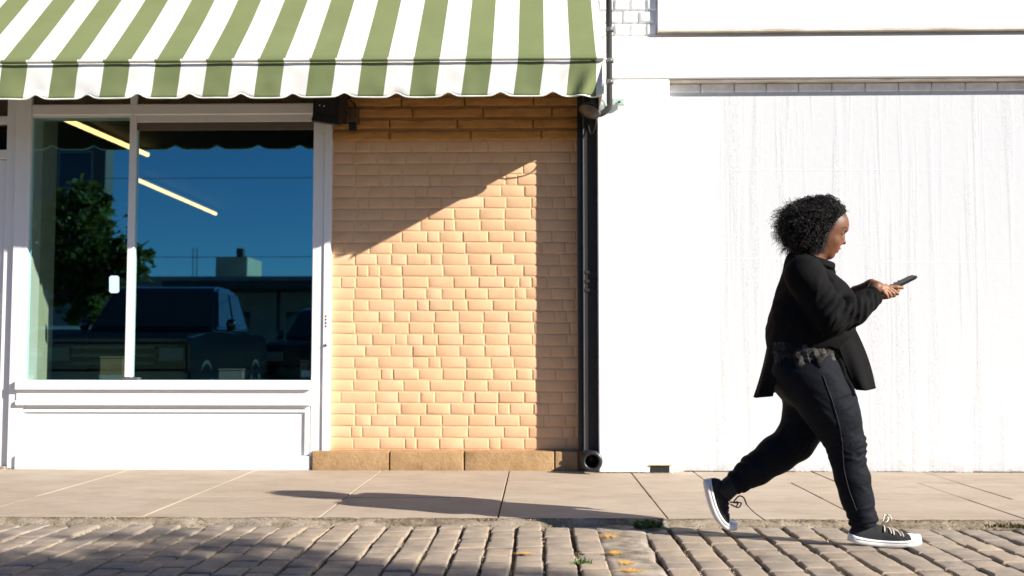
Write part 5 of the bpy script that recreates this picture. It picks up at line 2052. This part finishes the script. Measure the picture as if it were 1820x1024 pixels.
# hanging ringlets from the scalp, swept back and down
rk = np.random.default_rng(12)
SC = B(1456, 400); SR = np.array([rp(50), .083, rp(44)])
roots = []
while len(roots) < 620:
    g = rk.normal(0, 1, 3); g /= np.linalg.norm(g)
    p = SC + g * SR
    if face_cut(p[None])[0] > -.004 or p[2] < B(0, 442)[2]: continue
    roots.append(p)
for p in roots:
    out = (p - SC) / SR; out /= np.linalg.norm(out)
    front = np.clip((p[0] - B(1470, 0)[0]) / .09, 0, 1)
    L = rk.uniform(.055, .105)
    lim = rk.uniform(-.014, .006) - .012 * front
    d_ = out * (.9 - .75 * front) + np.array([-.55 - .5 * front, 0, .05 + .15 * front]) + rk.normal(0, .18, 3)
    d_ /= np.linalg.norm(d_)
    path = [p.copy()]
    ds = .004
    q = p.copy()
    for k in range(int(L / ds)):
        d_ = d_ + np.array([-.015, 0, -.11]) + rk.normal(0, .05, 3)
        rad_ = (q - cen) / np.linalg.norm(q - cen)
        if f_hairvol(q[None])[0] > lim and q[2] > B(0, 438)[2]:
            o_ = d_ @ rad_
            if o_ > 0: d_ = d_ - rad_ * o_ * 1.05
        d_ /= np.linalg.norm(d_)
        q = q + d_ * ds
        if face_cut(q[None])[0] > -.002:
            q[0] -= .004
        path.append(q.copy())
    path = np.array(path)
    ns = max(24, int(L / .0014))
    t = np.linspace(0, 1, ns)
    s = np.linspace(0, 1, len(path))
    c3 = np.stack([np.interp(t, s, path[:, i]) for i in range(3)], 1)
    tg = np.gradient(c3, axis=0); tg /= np.linalg.norm(tg, axis=1)[:, None] + 1e-9
    ref = np.array([.3, .9, .2]); a1 = np.cross(tg, ref); a1 /= np.linalg.norm(a1, axis=1)[:, None] + 1e-9; a2 = np.cross(tg, a1)
    pitch = rk.uniform(.011, .017)
    ang = rk.uniform(0, 6.28) + t * L / pitch * 6.283
    hr_ = rk.uniform(.0035, .0062) * np.clip(t * 5, .2, 1) * (1 - .55 * front)
    c3 = c3 + (np.cos(ang) * hr_)[:, None] * a1 + (np.sin(ang) * hr_)[:, None] * a2
    tg = np.gradient(c3, axis=0); tg /= np.linalg.norm(tg, axis=1)[:, None] + 1e-9
    a1 = np.cross(tg, ref); a1 /= np.linalg.norm(a1, axis=1)[:, None] + 1e-9; a2 = np.cross(tg, a1)
    w = rk.uniform(.0014, .0024) * (1 - .6 * t ** 2)
    for k in range(NS):
        aa = 6.283 * k / NS
        Vh.append(c3 + a1 * (np.cos(aa) * w)[:, None] + a2 * (np.sin(aa) * w)[:, None])
    i = np.arange(ns - 1)
    for k in range(NS):
        k2 = (k + 1) % NS
        Fh.append(np.stack([base_i + k * ns + i, base_i + k2 * ns + i, base_i + k2 * ns + i + 1, base_i + k * ns + i + 1], 1))
    base_i += NS * ns
curls = np_mesh('hair_coils', np.concatenate(Vh), np.concatenate(Fh), M['hair'], hr, True)
curls['kind'] = 'stuff'

# ---- shoes: one pattern laid along a spine; straight for the planted foot, bent for the pushing one
def shoe(spine, nrm_up, Yc, length, parent_label, flip=1, laces='white', toe_out=0.0):
    """spine: photo pixels of the sole's underside from heel to toe"""
    sp = smooth_path([Vector(B(x, y, Yc)) for x, y in spine], 8)
    cum = [0.0]
    for a, b in zip(sp[:-1], sp[1:]): cum.append(cum[-1] + (b - a).length)
    tot = cum[-1]

    def at(u):
        s = min(max(u, 0), 1) * tot
        i = 0
        while i < len(cum) - 2 and cum[i + 1] < s: i += 1
        f = (s - cum[i]) / max(cum[i + 1] - cum[i], 1e-9)
        p = sp[i].lerp(sp[i + 1], f)
        t = (sp[min(i + 2, len(sp) - 1)] - sp[max(i - 1, 0)]).normalized()
        up = Vector((-t.z, 0, t.x))
        return p, t, up

    def pt(u, y, h):
        p, t, up = at(u)
        return p + up * h + Vector((0, y, 0)) + t * ((u - 1) * tot if u > 1 else u * tot if u < 0 else 0)
    wid = lambda u: np.interp(u, [0, .03, .1, .25, .45, .65, .78, .9, .97, 1.0], [.014, .024, .032, .035, .035, .044, .048, .043, .031, .010])
    off = lambda u: .006 * math.sin(max(0, u - .3) * 3) * flip
    t = bpy.data.objects.new('shoe', None)
    t.location = sp[0]
    t.empty_display_size = .05
    link(t, person)
    if parent_label: t['label'] = parent_label
    us = list(1 - (1 - np.linspace(0, 1, 36)) ** 1.5)
    # sole: closed section (flat underside, slightly bulging side wall)
    V, F = [], []
    sec = [(-.96, 0.0), (-1.03, .35), (-1.02, .75), (-.98, 1.0), (.98, 1.0), (1.02, .75), (1.03, .35), (.96, 0)]
    for u in us:
        w = wid(u) + .004; th = .033 - .004 * math.sin(math.pi * u)
        lift = .006 * max(0, (u - .82) / .18) ** 2 + .003 * max(0, (.08 - u) / .08)
        for a, b in sec:
            V.append(pt(u, a * w + off(u), lift + b * th))
    n_ = len(sec)
    for i in range(len(us) - 1):
        for k in range(n_):
            F.append((i * n_ + k, i * n_ + (k + 1) % n_, (i + 1) * n_ + (k + 1) % n_, (i + 1) * n_ + k))
    F += [tuple(range(n_))[::-1], tuple(range((len(us) - 1) * n_, len(us) * n_))]
    so = mesh_obj('sole', V, F, M['sole'], t, True)
    # dark foxing line along the side wall
    for s in (-1, 1):
        P = [pt(u, s * ((wid(u) + .004) * 1.032) + off(u), .021 + .001 * math.sin(u * 3)) for u in np.linspace(.08, .86, 30)]
        V, F = tube_data(P, .0011, 5)
        mesh_obj('foxing_line', V, F, M['lace_dark'], so, True)
    # upper: arch over the foot, open collar at the ankle
    Hh = lambda u: np.interp(u, [0, .02, .08, .2, .36, .46, .56, .68, .80, .90, .97, 1.0], [.050, .072, .088, .088, .094, .090, .077, .062, .052, .047, .037, .010])
    V, F = [], []
    na = 17
    uu = list(np.linspace(0.005, .995, 40))
    for u in uu:
        w = wid(u) - .001; H = Hh(u)
        for k in range(na):
            a = math.pi * k / (na - 1)
            c, s = math.cos(a), math.sin(a)
            y = math.copysign(abs(c) ** .75, c) * w * (1 - .22 * s ** 2 * (u < .6))
            V.append(pt(u, y + off(u), .024 + (s ** .8) * max(H - .024, .003)))
    for i in range(len(uu) - 1):
        for k in range(na - 1):
            F.append((i * na + k, i * na + k + 1, (i + 1) * na + k + 1, (i + 1) * na + k))
    F.append(tuple(range(na)))
    up_ = mesh_obj('upper', V, F, M['canvas'], t, True)
    # toe cap
    V, F = [], []
    uu = list(.83 + .169 * (1 - (1 - np.linspace(0, 1, 18)) ** 1.7))
    for u in uu:
        w = wid(u) + .0012; H = Hh(u) + .002
        for k in range(na):
            a = math.pi * k / (na - 1)
            c, s = math.cos(a), math.sin(a)
            y = math.copysign(abs(c) ** .75, c) * w
            V.append(pt(u, y + off(u), .022 + (s ** .8) * max(H - .022, .004)))
    for i in range(len(uu) - 1):
        for k in range(na - 1):
            F.append((i * na + k, i * na + k + 1, (i + 1) * na + k + 1, (i + 1) * na + k))
    F.append(tuple(range((len(uu) - 1) * na, len(uu) * na)))
    mesh_obj('toe_cap', V, F, M['sole'], t, True)
    # laces across the instep with a loop at the top
    lm = M['lace_white'] if laces == 'white' else M['lace_dark']
    for k in range(5):
        u = .48 + k * .064
        P = []
        for q in range(9):
            a = math.pi * (.20 + .60 * q / 8)
            H = Hh(u + .03 * q / 8); w = wid(u)
            y = math.copysign(abs(math.cos(a)) ** .75, math.cos(a)) * w * .98
            P.append(pt(u + .03 * (1 if k % 2 else -1) * (q / 8 - .5), y + off(u), .024 + (math.sin(a) ** .8) * (H - .024) + .004))
        V, F = tube_data(P, .0036, 6)
        mesh_obj('shoelace', V, F, lm, t, True)
    kn_ = pt(.455, off(.45), Hh(.45) + .006)
    _, tt, uv = at(.455)
    for s, hgt in ((-1, .045), (1, .038)):
        P = [kn_, kn_ + uv * hgt * .6 + tt * .012 + Vector((0, s * .016, 0)), kn_ + uv * hgt + tt * .018 + Vector((0, s * .024, 0)), kn_ + uv * hgt * .55 + tt * .034 + Vector((0, s * .020, 0)), kn_ + tt * .012]
        V, F = tube_data(smooth_path(P, 6), .0032, 6)
        mesh_obj('lace_bow', V, F, lm, t, True)
    return t, at, kn_


fy = B(0, 0, 0)
shoe([(1507, 962), (1540, 968), (1575, 970.5), (1610, 969.5), (1637, 965)], None, -.115, .32, None, -1, 'white')
s2, at2, k2 = shoe([(1249.5, 853), (1258, 890), (1270, 920), (1286, 938.5), (1309, 943.5)], None, .115, .3, 'shoe pushing off, bent at the ball with its heel raised', 1, 'dark')
# loose lace end trailing ahead of the rear shoe
P = [Vector(B(1304, 892, .09)), Vector(B(1313, 882, .085)), Vector(B(1322, 885, .08)), Vector(B(1328, 898, .08)), Vector(B(1342, 912, .08)), Vector(B(1360, 925, .08))]
V, F = tube_data(smooth_path(P, 6), [.0035] * 18 + [.0022] * 13, 6)
mesh_obj('loose_lace', V, F, M['lace_dark'], s2, True)
# bare ankle above the pushing shoe is covered by a dark sock
V, F = tube_data([Vector(B(1316, 852, .112)), Vector(B(1296, 866, .114)), Vector(B(1283, 880, .115))], [.05, .047, .044], 14)
mesh_obj('sock', V, F, M['canvas'], person, True)

# ---- phone (held, so a thing of its own)
phone = thing('phone', tuple(ph_c), 'black smartphone held up in both hands of the walking person', 'phone')
def rbox(name, hu, hs, ht, t0, mat, bev):
    bm = bmesh.new()
    add_box(bm, (-hu, -hs, -ht), (hu, hs, ht))
    ed = [e for e in bm.edges if abs(e.verts[0].co.z - e.verts[1].co.z) > ht]
    bmesh.ops.bevel(bm, geom=ed, offset=bev, segments=5, affect='EDGES')
    ed = [e for e in bm.edges if abs(e.verts[0].co.z - e.verts[1].co.z) < 1e-6 and len([f for f in e.link_faces if abs(f.normal.z) > .9]) == 1]
    bmesh.ops.bevel(bm, geom=ed, offset=min(.0018, ht * .6), segments=2, affect='EDGES')
    for v in bm.verts:
        c = v.co
        v.co = Vector(ph_c + ph_u * c.x + ph_s * c.y + ph_t * (c.z + t0))
    return bm_obj(name, bm, mat, phone)
rbox('case', .073, .0365, .0052, 0, M['phone'], .011)
rbox('frame', .0733, .0368, .0012, .0012, M['phone_edge'], .011)
rbox('screen', .070, .0335, .0006, .0050, M['screen'], .009)
rbox('camera_block', .012, .010, .0012, -.0055, M['phone'], .004).location += Vector(ph_u * .052 + ph_s * -.018)
